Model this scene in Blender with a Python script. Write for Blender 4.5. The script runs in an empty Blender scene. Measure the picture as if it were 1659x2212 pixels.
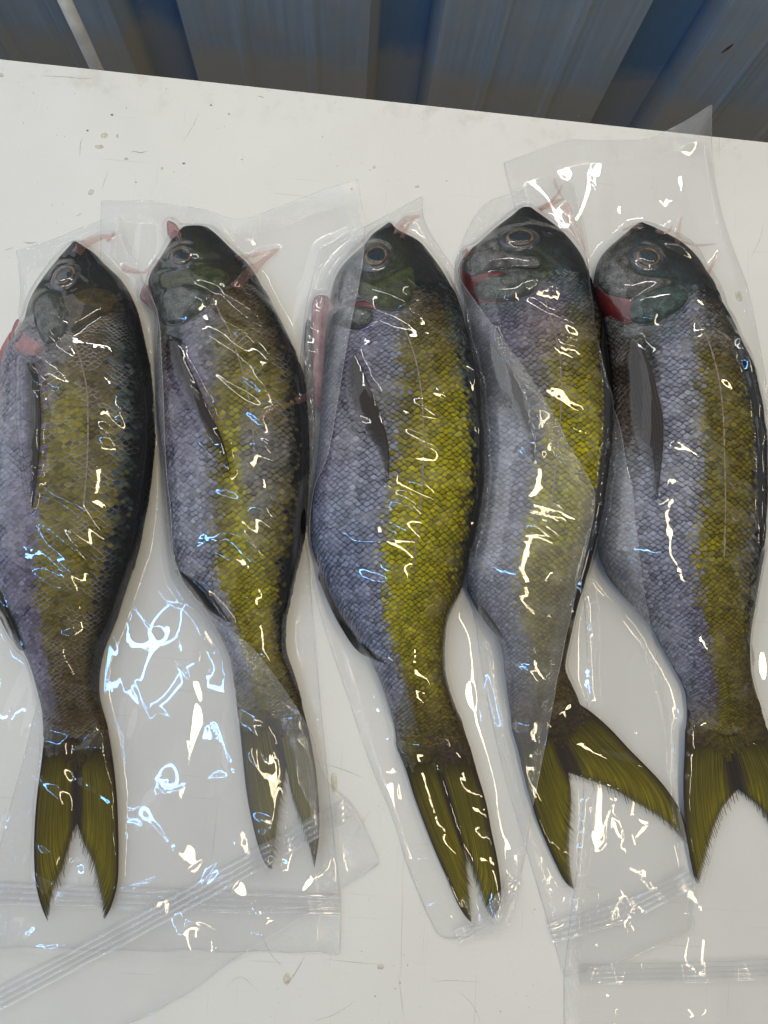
import bpy, math, random
import numpy as np
from mathutils import Vector, Matrix, Quaternion

SC = bpy.context.scene
COL = SC.collection
rng = np.random.default_rng(7)
random.seed(7)

# ------------------------------------------------------------------ camera
PW, PH, FPX = 1659.0, 2212.0, 1661.0          # working pixel frame and focal length in it
NADIR = (740.0, 1290.0)                       # pixel straight below the lens
CAMH = 0.50
def cam_dir(px, py):
    return Vector(((px - PW/2)/FPX, -(py - PH/2)/FPX, -1.0))
cam_rot = cam_dir(*NADIR).rotation_difference(Vector((0, 0, -1)))
cd = bpy.data.cameras.new('camera'); cam = bpy.data.objects.new('camera', cd); COL.objects.link(cam)
cd.sensor_fit = 'VERTICAL'; cd.sensor_height = 36.0; cd.lens = 36.0*FPX/PH
cd.clip_start = 0.01; cd.clip_end = 50
cam.matrix_world = Matrix.Translation((0, 0, CAMH)) @ cam_rot.to_matrix().to_4x4()
SC.camera = cam
cam_np = np.array(cam_rot.to_matrix())

# ------------------------------------------------------------------ light
W = bpy.data.worlds.new('World'); SC.world = W; W.use_nodes = True
W.node_tree.nodes['Background'].inputs[0].default_value = (0.96, 0.98, 1.0, 1)
W.node_tree.nodes['Background'].inputs[1].default_value = 0.145
def tube(name, loc, target, sx, sy, power, color, spin=0.0):
    l = bpy.data.lights.new(name, 'AREA'); l.shape = 'RECTANGLE'; l.size = sx; l.size_y = sy
    l.energy = power; l.color = color
    o = bpy.data.objects.new(name, l); COL.objects.link(o)
    d = Vector(target) - Vector(loc)
    o.matrix_world = Matrix.Translation(loc) @ (d.to_track_quat('-Z', 'Y').to_matrix().to_4x4()) @ Matrix.Rotation(spin, 4, 'Z')
    return o
tube('soft_overhead_fill', (-0.4, 1.5, 2.6), (-0.3, 1.1, 0), 4.0, 3.6, 16.0, (0.93, 0.97, 1.0))  # added overhead fill for soft light, no such fixture known
tube('daylight_from_the_left', (-2.2, 1.4, 1.6), (0, 0.2, 0), 4.0, 3.0, 44.0, (0.88, 0.94, 1.0))
tube('back_edge_fill', (0.05, 0.88, 1.05), (0.05, 0.0, 0), 1.1, 0.035, 4.4, (1.0, 0.97, 0.90))  # added unseen light, brightens the table towards its back edge
tube('warm_tube_lamp', (0.34, -0.20, 1.75), (0.34, -0.20, 0), 0.11, 1.1, 12.5, (1.0, 0.84, 0.56), math.radians(6))
tube('cool_tube_lamp', (-0.72, -0.22, 1.60), (-0.5, -0.22, 0), 0.017, 1.25, 6.5, (0.16, 0.46, 1.0), math.radians(-3))
SC.view_settings.view_transform = 'Standard'
SC.view_settings.look = 'None'
SC.view_settings.gamma = 1.0
SC.view_settings.exposure = -0.12
SC.view_settings.use_curve_mapping = False
cy = SC.cycles
cy.transparent_max_bounces = 40; cy.max_bounces = 8; cy.diffuse_bounces = 3; cy.glossy_bounces = 3
cy.caustics_reflective = False; cy.caustics_refractive = False
cy.sample_clamp_indirect = 4.0
cy.use_denoising = True
try: cy.denoiser = 'OPENIMAGEDENOISE'
except Exception: pass

# ------------------------------------------------------------------ helpers: pixels
def ray_xy(px, z):
    """photo pixel(s) -> world x,y at height z"""
    px = np.asarray(px, float); z = np.broadcast_to(np.asarray(z, float), px.shape[:-1])
    d = np.stack([(px[..., 0]-PW/2)/FPX, -(px[..., 1]-PH/2)/FPX, -np.ones(px.shape[:-1])], -1)
    w = d @ cam_np.T
    t = (z - CAMH)/w[..., 2]
    return w[..., :2]*t[..., None]
CROPS = {'1a': (.3418, 0, 486), '1b': (.3418, 0, 1242), '2a': (.3906, 291.6, 432), '2b': (.3906, 324, 1134),
         '3a': (.3906, 637.2, 432), '3b': (.3906, 691, 1188), '4a': (.3906, 950.4, 378), '4b': (.3907, 1026, 1134),
         '5a': (.3906, 1227, 432), '5b': (.3906, 1227, 1188), 'd': (1, 0, 0)}
def q(c, pts):
    k, ox, oy = CROPS[c]
    return np.array(pts, float)*k + np.array([ox, oy])
def srgb(r, g, b, gain=1.0):
    c = np.array([r, g, b])/255.0
    return np.where(c <= .04045, c/12.92, ((c+.055)/1.055)**2.4)*gain
def spline(pts, n, closed=False):
    """Catmull-Rom resample by arc length"""
    P = np.array(pts, float)
    if closed: P = np.vstack([P[-1], P, P[0], P[1]])
    else: P = np.vstack([2*P[0]-P[1], P, 2*P[-1]-P[-2]])
    out = []
    for i in range(1, len(P)-2):
        t = np.linspace(0, 1, 16, endpoint=False)[:, None]
        a, b, c, d = P[i-1], P[i], P[i+1], P[i+2]
        out.append(.5*((2*b)+(-a+c)*t+(2*a-5*b+4*c-d)*t**2+(-a+3*b-3*c+d)*t**3))
    out = np.vstack(out+[P[-2][None]])
    s = np.r_[0, np.cumsum(np.linalg.norm(np.diff(out, axis=0), axis=1))]
    ti = np.linspace(0, s[-1], n+1)[:-1] if closed else np.linspace(0, s[-1], n)
    return np.stack([np.interp(ti, s, out[:, k]) for k in range(out.shape[1])], 1)
def smooth01(x, a, b):
    t = np.clip((x-a)/(b-a), 0, 1); return t*t*(3-2*t)

# ------------------------------------------------------------------ helpers: objects
ORG = {}
def thing(name, loc, label, cat, group=None):
    o = bpy.data.objects.new(name, None); COL.objects.link(o); o.location = loc
    o.empty_display_size = 0.02
    o['label'] = label; o['category'] = cat
    if group: o['group'] = group
    ORG[o.name] = np.array(loc, float)
    return o
def add(name, V, F, mat, parent=None, smooth=True, attrs=None, uv=None, kind=None, label=None):
    V = np.asarray(V, float)
    if parent is not None:
        V = V - ORG[parent.name]
    me = bpy.data.meshes.new(name)
    me.from_pydata(V.tolist(), [], F if isinstance(F, list) else F.tolist())
    me.validate()
    if smooth: me.polygons.foreach_set('use_smooth', [True]*len(me.polygons))
    if attrs:
        for an, (ty, data) in attrs.items():
            a = me.attributes.new(an, ty, 'POINT')
            if ty == 'FLOAT_COLOR': a.data.foreach_set('color', np.asarray(data, np.float32).ravel())
            else: a.data.foreach_set('value', np.asarray(data, np.float32).ravel())
    if uv is not None:
        a = me.attributes.new('puv', 'FLOAT_VECTOR', 'POINT')
        a.data.foreach_set('vector', np.c_[np.asarray(uv), np.zeros(len(V))].astype(np.float32).ravel())
    me.materials.append(mat); me.update()
    o = bpy.data.objects.new(name, me); COL.objects.link(o)
    if parent is not None:
        o.parent = parent; ORG[o.name] = ORG[parent.name]
    else: ORG[o.name] = np.zeros(3)
    if kind: o['kind'] = kind
    if label: o['label'] = label
    return o
def gridfaces(nr, nc, off=0, wrap=False):
    i = np.arange(nr-1)[:, None]; j = np.arange(nc if wrap else nc-1)[None]
    j2 = (j+1) % nc
    a = i*nc+j; b = i*nc+j2; c = (i+1)*nc+j2; d = (i+1)*nc+j
    return (np.stack([a+0*j, d, c, b], -1).reshape(-1, 4)+off)
def box(x0, x1, y0, y1, z0, z1):
    V = [(x, y, z) for z in (z0, z1) for y in (y0, y1) for x in (x0, x1)]
    F = [[0, 2, 3, 1], [4, 5, 7, 6], [0, 1, 5, 4], [2, 6, 7, 3], [0, 4, 6, 2], [1, 3, 7, 5]]
    return V, F
def tubemesh(P, r, n=8, cap=True):
    P = np.asarray(P, float); r = np.broadcast_to(np.asarray(r, float), (len(P),))
    T = np.gradient(P, axis=0); T /= np.linalg.norm(T, axis=1)[:, None]+1e-12
    up = np.array([0.0, 0, 1.0])
    if abs(T[0, 2]) > .9: up = np.array([1.0, 0, 0])
    A = np.cross(T, up); A /= np.linalg.norm(A, axis=1)[:, None]+1e-12
    B = np.cross(A, T)
    th = np.linspace(0, 2*np.pi, n, endpoint=False)
    V = P[:, None]+r[:, None, None]*(np.cos(th)[None, :, None]*A[:, None]+np.sin(th)[None, :, None]*B[:, None])
    V = V.reshape(-1, 3); F = gridfaces(len(P), n, wrap=True).tolist()
    if cap: F += [list(range(n)), list(range(len(V)-n, len(V)))[::-1]]
    return V, F

# ------------------------------------------------------------------ materials
def newmat(name):
    m = bpy.data.materials.new(name); m.use_nodes = True
    nt = m.node_tree; nt.nodes.clear()
    out = nt.nodes.new('ShaderNodeOutputMaterial')
    return m, nt, out
def N(nt, t, **kw):
    n = nt.nodes.new(t)
    for k, v in kw.items():
        if k.startswith('i_'): n.inputs[k[2:].replace('_', ' ')].default_value = v
        else: setattr(n, k, v)
    return n
def L(nt, a, b): nt.links.new(a, b)
def mathn(nt, op, a, b=None, clamp=False):
    n = nt.nodes.new('ShaderNodeMath'); n.operation = op; n.use_clamp = clamp
    for i, x in enumerate((a, b)):
        if x is None: continue
        if isinstance(x, (int, float)): n.inputs[i].default_value = x
        else: nt.links.new(x, n.inputs[i])
    return n.outputs[0]
def mixc(nt, f, a, b, mode='MIX'):
    n = nt.nodes.new('ShaderNodeMix'); n.data_type = 'RGBA'; n.blend_type = mode
    if isinstance(f, (int, float)): n.inputs[0].default_value = f
    else: nt.links.new(f, n.inputs[0])
    for i, x in ((6, a), (7, b)):
        if isinstance(x, (tuple, list)): n.inputs[i].default_value = x if len(x) == 4 else (*x, 1)
        else: nt.links.new(x, n.inputs[i])
    return n.outputs[2]
def ramp(nt, src, stops):
    r = nt.nodes.new('ShaderNodeValToRGB'); e = r.color_ramp.elements
    while len(e) < len(stops): e.new(.5)
    for el, (p, c) in zip(e, stops):
        el.position = p; el.color = c if isinstance(c, tuple) else (c, c, c, 1)
    nt.links.new(src, r.inputs[0]); return r.outputs[0]
def principled(nt, out, **kw):
    p = N(nt, 'ShaderNodeBsdfPrincipled')
    for k, v in kw.items():
        s = p.inputs[k.replace('_', ' ')]
        if isinstance(v, (int, float)): s.default_value = v
        elif isinstance(v, (tuple, list, np.ndarray)): s.default_value = (*[float(x) for x in v[:3]], 1)
        else: L(nt, v, s)
    L(nt, p.outputs[0], out.inputs[0]); return p
def bumpn(nt, h, strength, dist):
    b = N(nt, 'ShaderNodeBump'); b.inputs['Strength'].default_value = strength; b.inputs['Distance'].default_value = dist
    L(nt, h, b.inputs['Height']); return b.outputs[0]

def mat_table():
    m, nt, out = newmat('white_painted_board')
    tc = N(nt, 'ShaderNodeTexCoord').outputs['Object']
    n1 = N(nt, 'ShaderNodeTexNoise', i_Scale=7.0, i_Detail=6.0, i_Roughness=.6); L(nt, tc, n1.inputs['Vector'])
    n2 = N(nt, 'ShaderNodeTexNoise', i_Scale=420.0, i_Detail=3.0); L(nt, tc, n2.inputs['Vector'])
    n4 = N(nt, 'ShaderNodeTexNoise', i_Scale=34.0, i_Detail=5.0, i_Roughness=.65); L(nt, tc, n4.inputs['Vector'])
    c = mixc(nt, ramp(nt, n1.outputs[0], [(.35, 0.), (.7, 1.)]), (.755, .745, .695), (.715, .70, .645))
    c = mixc(nt, ramp(nt, n4.outputs[0], [(.62, 0.), (.82, .22)]), c, (.56, .53, .43))
    # worn dirty margin along the back edge
    sx = N(nt, 'ShaderNodeSeparateXYZ'); L(nt, tc, sx.inputs[0])
    n3 = N(nt, 'ShaderNodeTexNoise', i_Scale=55.0, i_Detail=6.0, i_Roughness=.7); L(nt, tc, n3.inputs['Vector'])
    edge = ramp(nt, sx.outputs[1], [(.0, 0.), (1., 1.)])
    e2 = mathn(nt, 'ADD', mathn(nt, 'MULTIPLY', sx.outputs[1], 30.0), 1.0)
    dm = mathn(nt, 'MULTIPLY', mathn(nt, 'MULTIPLY', e2, 1.0, True), ramp(nt, n3.outputs[0], [(.52, 0.), (.75, .55)]))
    c = mixc(nt, dm, c, (.45, .41, .31))
    # fine scratches
    mp = N(nt, 'ShaderNodeMapping'); mp.inputs['Scale'].default_value = (900, 14, 1); mp.inputs['Rotation'].default_value = (0, 0, .6)
    L(nt, tc, mp.inputs[0])
    s1 = N(nt, 'ShaderNodeTexNoise', i_Scale=1.0, i_Detail=2.0); L(nt, mp.outputs[0], s1.inputs['Vector'])
    mp2 = N(nt, 'ShaderNodeMapping'); mp2.inputs['Scale'].default_value = (12, 800, 1); mp2.inputs['Rotation'].default_value = (0, 0, .25)
    L(nt, tc, mp2.inputs[0])
    s2 = N(nt, 'ShaderNodeTexNoise', i_Scale=1.0, i_Detail=2.0); L(nt, mp2.outputs[0], s2.inputs['Vector'])
    sc_ = mathn(nt, 'MAXIMUM', ramp(nt, s1.outputs[0], [(.70, 0.), (.76, .5)]), ramp(nt, s2.outputs[0], [(.70, 0.), (.76, .5)]))
    c = mixc(nt, sc_, c, (.47, .46, .42))
    h = mathn(nt, 'ADD', mathn(nt, 'MULTIPLY', n2.outputs[0], .4), mathn(nt, 'ADD', n4.outputs[0], mathn(nt, 'MULTIPLY', sc_, -.5)))
    rg = ramp(nt, n4.outputs[0], [(.3, .42), (.75, .6)])
    principled(nt, out, Base_Color=c, Roughness=rg, Specular_IOR_Level=.35, Normal=bumpn(nt, h, .25, .0008))
    return m
def mat_plain(name, col, rough=.5, noise=0.0, nscale=60, bump=0.0, bdist=.0004, spec=.5, metallic=0.0):
    m, nt, out = newmat(name)
    tc = N(nt, 'ShaderNodeTexCoord').outputs['Object']
    n = N(nt, 'ShaderNodeTexNoise', i_Scale=float(nscale), i_Detail=5.0, i_Roughness=.6); L(nt, tc, n.inputs['Vector'])
    d = tuple(float(x)*(1-noise) for x in col); u = tuple(min(1, float(x)*(1+noise)) for x in col)
    c = mixc(nt, ramp(nt, n.outputs[0], [(.3, 0.), (.7, 1.)]), d, u)
    kw = dict(Base_Color=c, Roughness=rough, Specular_IOR_Level=spec, Metallic=metallic)
    if bump: kw['Normal'] = bumpn(nt, n.outputs[0], bump, bdist)
    principled(nt, out, **kw); return m
def mat_wall():
    m, nt, out = newmat('weathered_blue_grey_sheet_metal')
    tc = N(nt, 'ShaderNodeTexCoord').outputs['Object']
    mp = N(nt, 'ShaderNodeMapping'); mp.inputs['Scale'].default_value = (160, 160, 5); L(nt, tc, mp.inputs[0])
    st = N(nt, 'ShaderNodeTexNoise', i_Scale=1.0, i_Detail=6.0, i_Roughness=.65); L(nt, mp.outputs[0], st.inputs['Vector'])
    n = N(nt, 'ShaderNodeTexNoise', i_Scale=18.0, i_Detail=7.0, i_Roughness=.65); L(nt, tc, n.inputs['Vector'])
    f = N(nt, 'ShaderNodeTexNoise', i_Scale=700.0, i_Detail=2.0); L(nt, tc, f.inputs['Vector'])
    c = mixc(nt, ramp(nt, st.outputs[0], [(.3, 0.), (.7, 1.)]), (.29, .37, .47), (.41, .48, .56))
    c = mixc(nt, ramp(nt, n.outputs[0], [(.45, 0.), (.75, .7)]), c, (.40, .37, .31))
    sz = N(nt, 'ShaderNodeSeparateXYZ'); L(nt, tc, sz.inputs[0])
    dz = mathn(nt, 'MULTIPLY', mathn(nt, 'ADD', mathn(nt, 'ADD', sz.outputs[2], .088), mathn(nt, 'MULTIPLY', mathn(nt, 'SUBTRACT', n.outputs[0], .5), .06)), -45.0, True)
    c = mixc(nt, mathn(nt, 'MULTIPLY', dz, .8), c, (.46, .42, .35))  # warm light on the lower wall, put into the colour as brown
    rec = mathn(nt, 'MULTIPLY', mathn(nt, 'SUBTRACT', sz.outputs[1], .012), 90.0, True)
    c = mixc(nt, mathn(nt, 'MULTIPLY', rec, mathn(nt, 'SUBTRACT', 1.0, mathn(nt, 'MULTIPLY', dz, .55))), c, (.075, .19, .39))  # shade inside the recesses, painted in as navy
    mp3 = N(nt, 'ShaderNodeMapping'); mp3.inputs['Scale'].default_value = (60, 60, 9); L(nt, tc, mp3.inputs[0])
    w1 = N(nt, 'ShaderNodeTexNoise', i_Scale=1.0, i_Detail=1.0); L(nt, mp3.outputs[0], w1.inputs['Vector'])
    chalk = mathn(nt, 'MULTIPLY', ramp(nt, w1.outputs[0], [(.66, 0.), (.74, 1.)]), ramp(nt, f.outputs[0], [(.55, 0.), (.65, .6)]))
    c = mixc(nt, chalk, c, (.42, .43, .43))
    rs = N(nt, 'ShaderNodeTexNoise', i_Scale=40.0, i_Detail=4.0); L(nt, tc, rs.inputs['Vector'])
    c = mixc(nt, ramp(nt, rs.outputs[0], [(.74, 0.), (.78, .9)]), c, (.06, .04, .025))
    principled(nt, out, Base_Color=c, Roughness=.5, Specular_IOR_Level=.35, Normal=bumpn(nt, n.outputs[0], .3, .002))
    return m
def mat_skin(attr='col', rough=.45, cell=900.0, name='fish_skin'):
    m, nt, out = newmat(name)
    a = N(nt, 'ShaderNodeAttribute', attribute_name=attr)
    tc = N(nt, 'ShaderNodeTexCoord').outputs['Object']
    v = N(nt, 'ShaderNodeTexVoronoi', i_Scale=cell); v.feature = 'DISTANCE_TO_EDGE'; L(nt, tc, v.inputs['Vector'])
    n = N(nt, 'ShaderNodeTexNoise', i_Scale=160.0, i_Detail=6.0, i_Roughness=.65); L(nt, tc, n.inputs['Vector'])
    edge = ramp(nt, v.outputs['Distance'], [(0., 0.), (.28, 1.)])
    c = mixc(nt, ramp(nt, n.outputs[0], [(.35, .75), (.62, 0.)]), a.outputs['Color'], (.02, .02, .018))
    c = mixc(nt, mathn(nt, 'MULTIPLY', mathn(nt, 'SUBTRACT', 1.0, edge), .7), c, (.015, .015, .014))
    h = mathn(nt, 'ADD', mathn(nt, 'MULTIPLY', edge, .6), n.outputs[0])
    principled(nt, out, Base_Color=c, Roughness=rough, Specular_IOR_Level=.07, Normal=bumpn(nt, h, .6, .0006))
    return m
def mat_scale(src):
    m, nt, out = newmat('fish_scale_' + src)
    if src == 'single':
        oi = N(nt, 'ShaderNodeObjectInfo'); col, alp = oi.outputs['Color'], oi.outputs['Alpha']
    else:
        at = N(nt, 'ShaderNodeAttribute', attribute_name='col'); col, alp = at.outputs['Color'], at.outputs['Alpha']
    e = N(nt, 'ShaderNodeAttribute', attribute_name='edge').outputs['Fac']
    tc = N(nt, 'ShaderNodeNewGeometry').outputs['Position']
    n = N(nt, 'ShaderNodeTexNoise', i_Scale=520.0, i_Detail=4.0, i_Roughness=.6); L(nt, tc, n.inputs['Vector'])
    ee = mathn(nt, 'ADD', e, mathn(nt, 'MULTIPLY', mathn(nt, 'SUBTRACT', n.outputs[0], .5), .5))
    dark = mixc(nt, 1.0, col, (.11, .10, .10, 1), 'MULTIPLY')
    rim = mixc(nt, alp, dark, (.40, .375, .37, 1))
    f = ramp(nt, ee, [(.52, 0.), (.90, 1.)])
    c = mixc(nt, mathn(nt, 'MULTIPLY', f, .85), col, rim)
    c = mixc(nt, ramp(nt, n.outputs[0], [(.35, .16), (.6, 0.)]), c, (.03, .028, .025))
    principled(nt, out, Base_Color=c, Roughness=.5, Specular_IOR_Level=.05, Normal=bumpn(nt, n.outputs[0], .3, .0003))
    return m
def mat_fin(name, alpha, us=40):
    m, nt, out = newmat(name)
    a = N(nt, 'ShaderNodeAttribute', attribute_name='col')
    p = N(nt, 'ShaderNodeBsdfPrincipled', i_Roughness=.45)
    p.inputs['Specular IOR Level'].default_value = .05
    uv = N(nt, 'ShaderNodeAttribute', attribute_name='puv')
    sx = N(nt, 'ShaderNodeSeparateXYZ'); L(nt, uv.outputs['Vector'], sx.inputs[0])
    mp = N(nt, 'ShaderNodeMapping'); mp.inputs['Scale'].default_value = (us, 4, 1); L(nt, uv.outputs['Vector'], mp.inputs[0])
    n = N(nt, 'ShaderNodeTexNoise', i_Scale=1.0, i_Detail=4.0, i_Roughness=.6); L(nt, mp.outputs[0], n.inputs['Vector'])
    c = mixc(nt, ramp(nt, n.outputs[0], [(.3, .6), (.65, 0.)]), a.outputs['Color'], (.02, .016, .012))
    L(nt, c, p.inputs['Base Color'])
    L(nt, bumpn(nt, n.outputs[0], .25, .0005), p.inputs['Normal'])
    t = N(nt, 'ShaderNodeBsdfTransparent'); mx = N(nt, 'ShaderNodeMixShader')
    L(nt, mathn(nt, 'MULTIPLY', a.outputs['Alpha'], alpha), mx.inputs[0]); L(nt, t.outputs[0], mx.inputs[1]); L(nt, p.outputs[0], mx.inputs[2])
    L(nt, mx.outputs[0], out.inputs[0]); return m
def mat_film(name, haze, rough, tint=(1.0, 1.0, 1.0), emboss=False, gloss=1.0, hazecol=(.93, .94, .96)):
    """thin clear plastic film: see-through with a fresnel mirror layer and a little milky scatter"""
    m, nt, out = newmat(name)
    geo = N(nt, 'ShaderNodeNewGeometry')
    n = N(nt, 'ShaderNodeTexNoise', i_Scale=330.0, i_Detail=3.0, i_Roughness=.55); L(nt, geo.outputs['Position'], n.inputs['Vector'])
    h = n.outputs[0]
    nrm = bumpn(nt, h, .006, .0006)
    hz = haze
    if emboss:
        uv = N(nt, 'ShaderNodeAttribute', attribute_name='puv')
        em = N(nt, 'ShaderNodeAttribute', attribute_name='emboss')
        sx = N(nt, 'ShaderNodeSeparateXYZ'); L(nt, geo.outputs['Position'], sx.inputs[0])
        a1 = mathn(nt, 'SINE', mathn(nt, 'MULTIPLY', mathn(nt, 'ADD', sx.outputs[0], sx.outputs[1]), 3600.0))
        a2 = mathn(nt, 'SINE', mathn(nt, 'MULTIPLY', mathn(nt, 'SUBTRACT', sx.outputs[0], sx.outputs[1]), 3600.0))
        hh = mathn(nt, 'MULTIPLY', mathn(nt, 'MULTIPLY', a1, a2), em.outputs['Fac'])
        b2 = N(nt, 'ShaderNodeBump', i_Strength=.5, i_Distance=.00022); L(nt, hh, b2.inputs['Height']); L(nt, nrm, b2.inputs['Normal'])
        nrm = b2.outputs[0]
        hz = mathn(nt, 'ADD', haze, mathn(nt, 'MULTIPLY', em.outputs['Fac'], .07))
    # a thin film mirrors alike from both sides: Schlick on the unsigned angle
    dp = N(nt, 'ShaderNodeVectorMath', operation='DOT_PRODUCT'); L(nt, nrm, dp.inputs[0]); L(nt, geo.outputs['Incoming'], dp.inputs[1])
    om = mathn(nt, 'SUBTRACT', 1.0, mathn(nt, 'ABSOLUTE', dp.outputs['Value']), True)
    frn = mathn(nt, 'ADD', .043, mathn(nt, 'MULTIPLY', mathn(nt, 'POWER', om, 5.0), .957))
    g = N(nt, 'ShaderNodeBsdfGlossy', i_Roughness=rough); L(nt, nrm, g.inputs['Normal'])
    t = N(nt, 'ShaderNodeBsdfTransparent'); t.inputs[0].default_value = (*tint, 1)
    d = N(nt, 'ShaderNodeBsdfDiffuse'); d.inputs[0].default_value = (*hazecol, 1)
    tl = N(nt, 'ShaderNodeBsdfTranslucent'); tl.inputs[0].default_value = (*hazecol, 1)
    dm = N(nt, 'ShaderNodeMixShader'); dm.inputs[0].default_value = .12
    L(nt, d.outputs[0], dm.inputs[1]); L(nt, tl.outputs[0], dm.inputs[2])
    m1 = N(nt, 'ShaderNodeMixShader')
    if isinstance(hz, float): m1.inputs[0].default_value = hz
    else: L(nt, hz, m1.inputs[0])
    L(nt, t.outputs[0], m1.inputs[1]); L(nt, dm.outputs[0], m1.inputs[2])
    m2 = N(nt, 'ShaderNodeMixShader')
    L(nt, mathn(nt, 'MULTIPLY', frn, gloss, True), m2.inputs[0])
    L(nt, m1.outputs[0], m2.inputs[1]); L(nt, g.outputs[0], m2.inputs[2])
    L(nt, m2.outputs[0], out.inputs[0]); return m
def mat_membrane(name, col, rough=.3, alpha=1.0):
    m, nt, out = newmat(name)
    tc = N(nt, 'ShaderNodeTexCoord').outputs['Object']
    n = N(nt, 'ShaderNodeTexNoise', i_Scale=140.0, i_Detail=5.0); L(nt, tc, n.inputs['Vector'])
    c = mixc(nt, ramp(nt, n.outputs[0], [(.35, 0.), (.7, 1.)]), tuple(x*.55 for x in col), tuple(min(1, x*1.25) for x in col))
    p = principled(nt, out, Base_Color=c, Roughness=rough, Normal=bumpn(nt, n.outputs[0], .5, .001))
    if alpha < 1: p.inputs['Alpha'].default_value = alpha
    return m

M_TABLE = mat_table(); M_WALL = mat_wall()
M_SKIN = mat_skin(); M_HEAD = mat_skin(name='fish_head_skin', cell=620.0, rough=.4)
M_SC1 = mat_scale('single'); M_SCM = mat_scale('mass')
M_TAIL = mat_fin('tail_fin_skin', 1.0); M_FIN = mat_fin('fin_membrane', 1.0, 14)
M_FILM = mat_film('clear_bag_film', .010, .016, emboss=True, gloss=1.3)
M_BACK = mat_film('clear_back_film', .09, .15, gloss=0.0)
M_ZIP = mat_film('zip_plastic', .16, .05, gloss=2.2)
M_PLEAT = mat_film('pink_stained_film', .13, .08, tint=(.97, .86, .84), gloss=1.2, hazecol=(.62, .36, .31))
M_RED = mat_membrane('red_gill_flesh', (.12, .010, .010)); M_PINK = mat_membrane('pink_belly_flesh', (.34, .15, .15), alpha=1.0)
M_PUPIL = mat_plain('eye_pupil', (.018, .028, .036), .2, .4, 300)
M_IRIS = mat_plain('eye_iris', (.16, .095, .04), .25, .75, 260)
M_SOCK = mat_plain('eye_socket', (.045, .05, .055), .25, .5, 200)
M_DARK = mat_plain('dark_fold_skin', (.012, .016, .016), .5, .4, 300)
M_LAT = mat_plain('lateral_line_skin', (.24, .19, .14), .5, .5, 700, .5)

# ------------------------------------------------------------------ table, wall, pipe, floor
e0 = ray_xy(np.array([0., 125.]), 0.0); e1 = ray_xy(np.array([1659., 305.]), 0.0)
ang = math.atan2(e1[1]-e0[1], e1[0]-e0[0])
edge_mid = (e0+e1)/2
floor = add('floor', [(-3, -3, -.85), (3, -3, -.85), (3, 3, -.85), (-3, 3, -.85)], [[0, 1, 2, 3]],
            mat_plain('grey_concrete', (.17, .165, .155), .8, .3, 12, .3, .003), smooth=False); floor['kind'] = 'structure'

table = thing('table', (edge_mid[0], edge_mid[1], 0), 'worn white painted table top carrying the bagged fish', 'table')
table.rotation_euler = (0, 0, ang)
ORG[table.name] = np.zeros(3)     # parts of the table are built in its own frame: y = 0 at the back edge
import bmesh
def bevel_box(name, b, mat, parent, w):
    bm = bmesh.new(); V, F = box(*b)
    vs = [bm.verts.new(v) for v in V]
    for f in F: bm.faces.new([vs[i] for i in f])
    bmesh.ops.bevel(bm, geom=bm.edges[:], offset=w, segments=3, affect='EDGES')
    me = bpy.data.meshes.new(name); bm.to_mesh(me); bm.free(); me.materials.append(mat)
    o = bpy.data.objects.new(name, me); COL.objects.link(o); o.parent = parent; ORG[o.name] = ORG[parent.name]
    return o
ttop = bevel_box('table_top', (-.62, .62, -.80, 0, -.022, 0), M_TABLE, table, .0016)
M_LEG = mat_plain('grey_steel', (.3, .3, .3), .4, .2, 30, metallic=.6)
for lx in (-.56, .56):
    for ly in (-.74, -.06):
        bevel_box('leg', (lx-.02, lx+.02, ly-.02, ly+.02, -.85, -.022), M_LEG, table, .002)
T_inv = table.matrix_basis.inverted()
ca, sa = math.cos(-ang), math.sin(-ang)
def to_table(xy):
    d = np.asarray(xy) - edge_mid
    return np.stack([d[..., 0]*ca-d[..., 1]*sa, d[..., 0]*sa+d[..., 1]*ca], -1)
M_STAIN = mat_plain('dried_drop', (.58, .54, .43), .35, .25, 400)
M_SPECK = mat_plain('dark_speck', (.24, .22, .17), .6, .4, 600)
M_SCR = mat_plain('scratch_grime', (.46, .44, .39), .7, .3, 500)
def disc(px, rx, ry, rot, h, n=14, jit=.15):
    c = to_table(ray_xy(np.array(px, float), 0)); k = CAMH/FPX
    th = np.linspace(0, 2*np.pi, n, endpoint=False); j = 1+jit*rng.uniform(-1, 1, n)
    x = rx*k*np.cos(th)*j; y = ry*k*np.sin(th)*j
    X = c[0]+x*math.cos(rot)-y*math.sin(rot); Y = c[1]+x*math.sin(rot)+y*math.cos(rot)
    V = [(a, b, .00004) for a, b in zip(X, Y)]
    V += [(c[0]+(a-c[0])*.75, c[1]+(b-c[1])*.75, .00004+h) for a, b in zip(X, Y)] + [(c[0], c[1], .00004+h*.8)]
    F = [[i, (i+1) % n, n+(i+1) % n, n+i] for i in range(n)] + [[n+i, n+(i+1) % n, 2*n] for i in range(n)]
    return V, F
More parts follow.
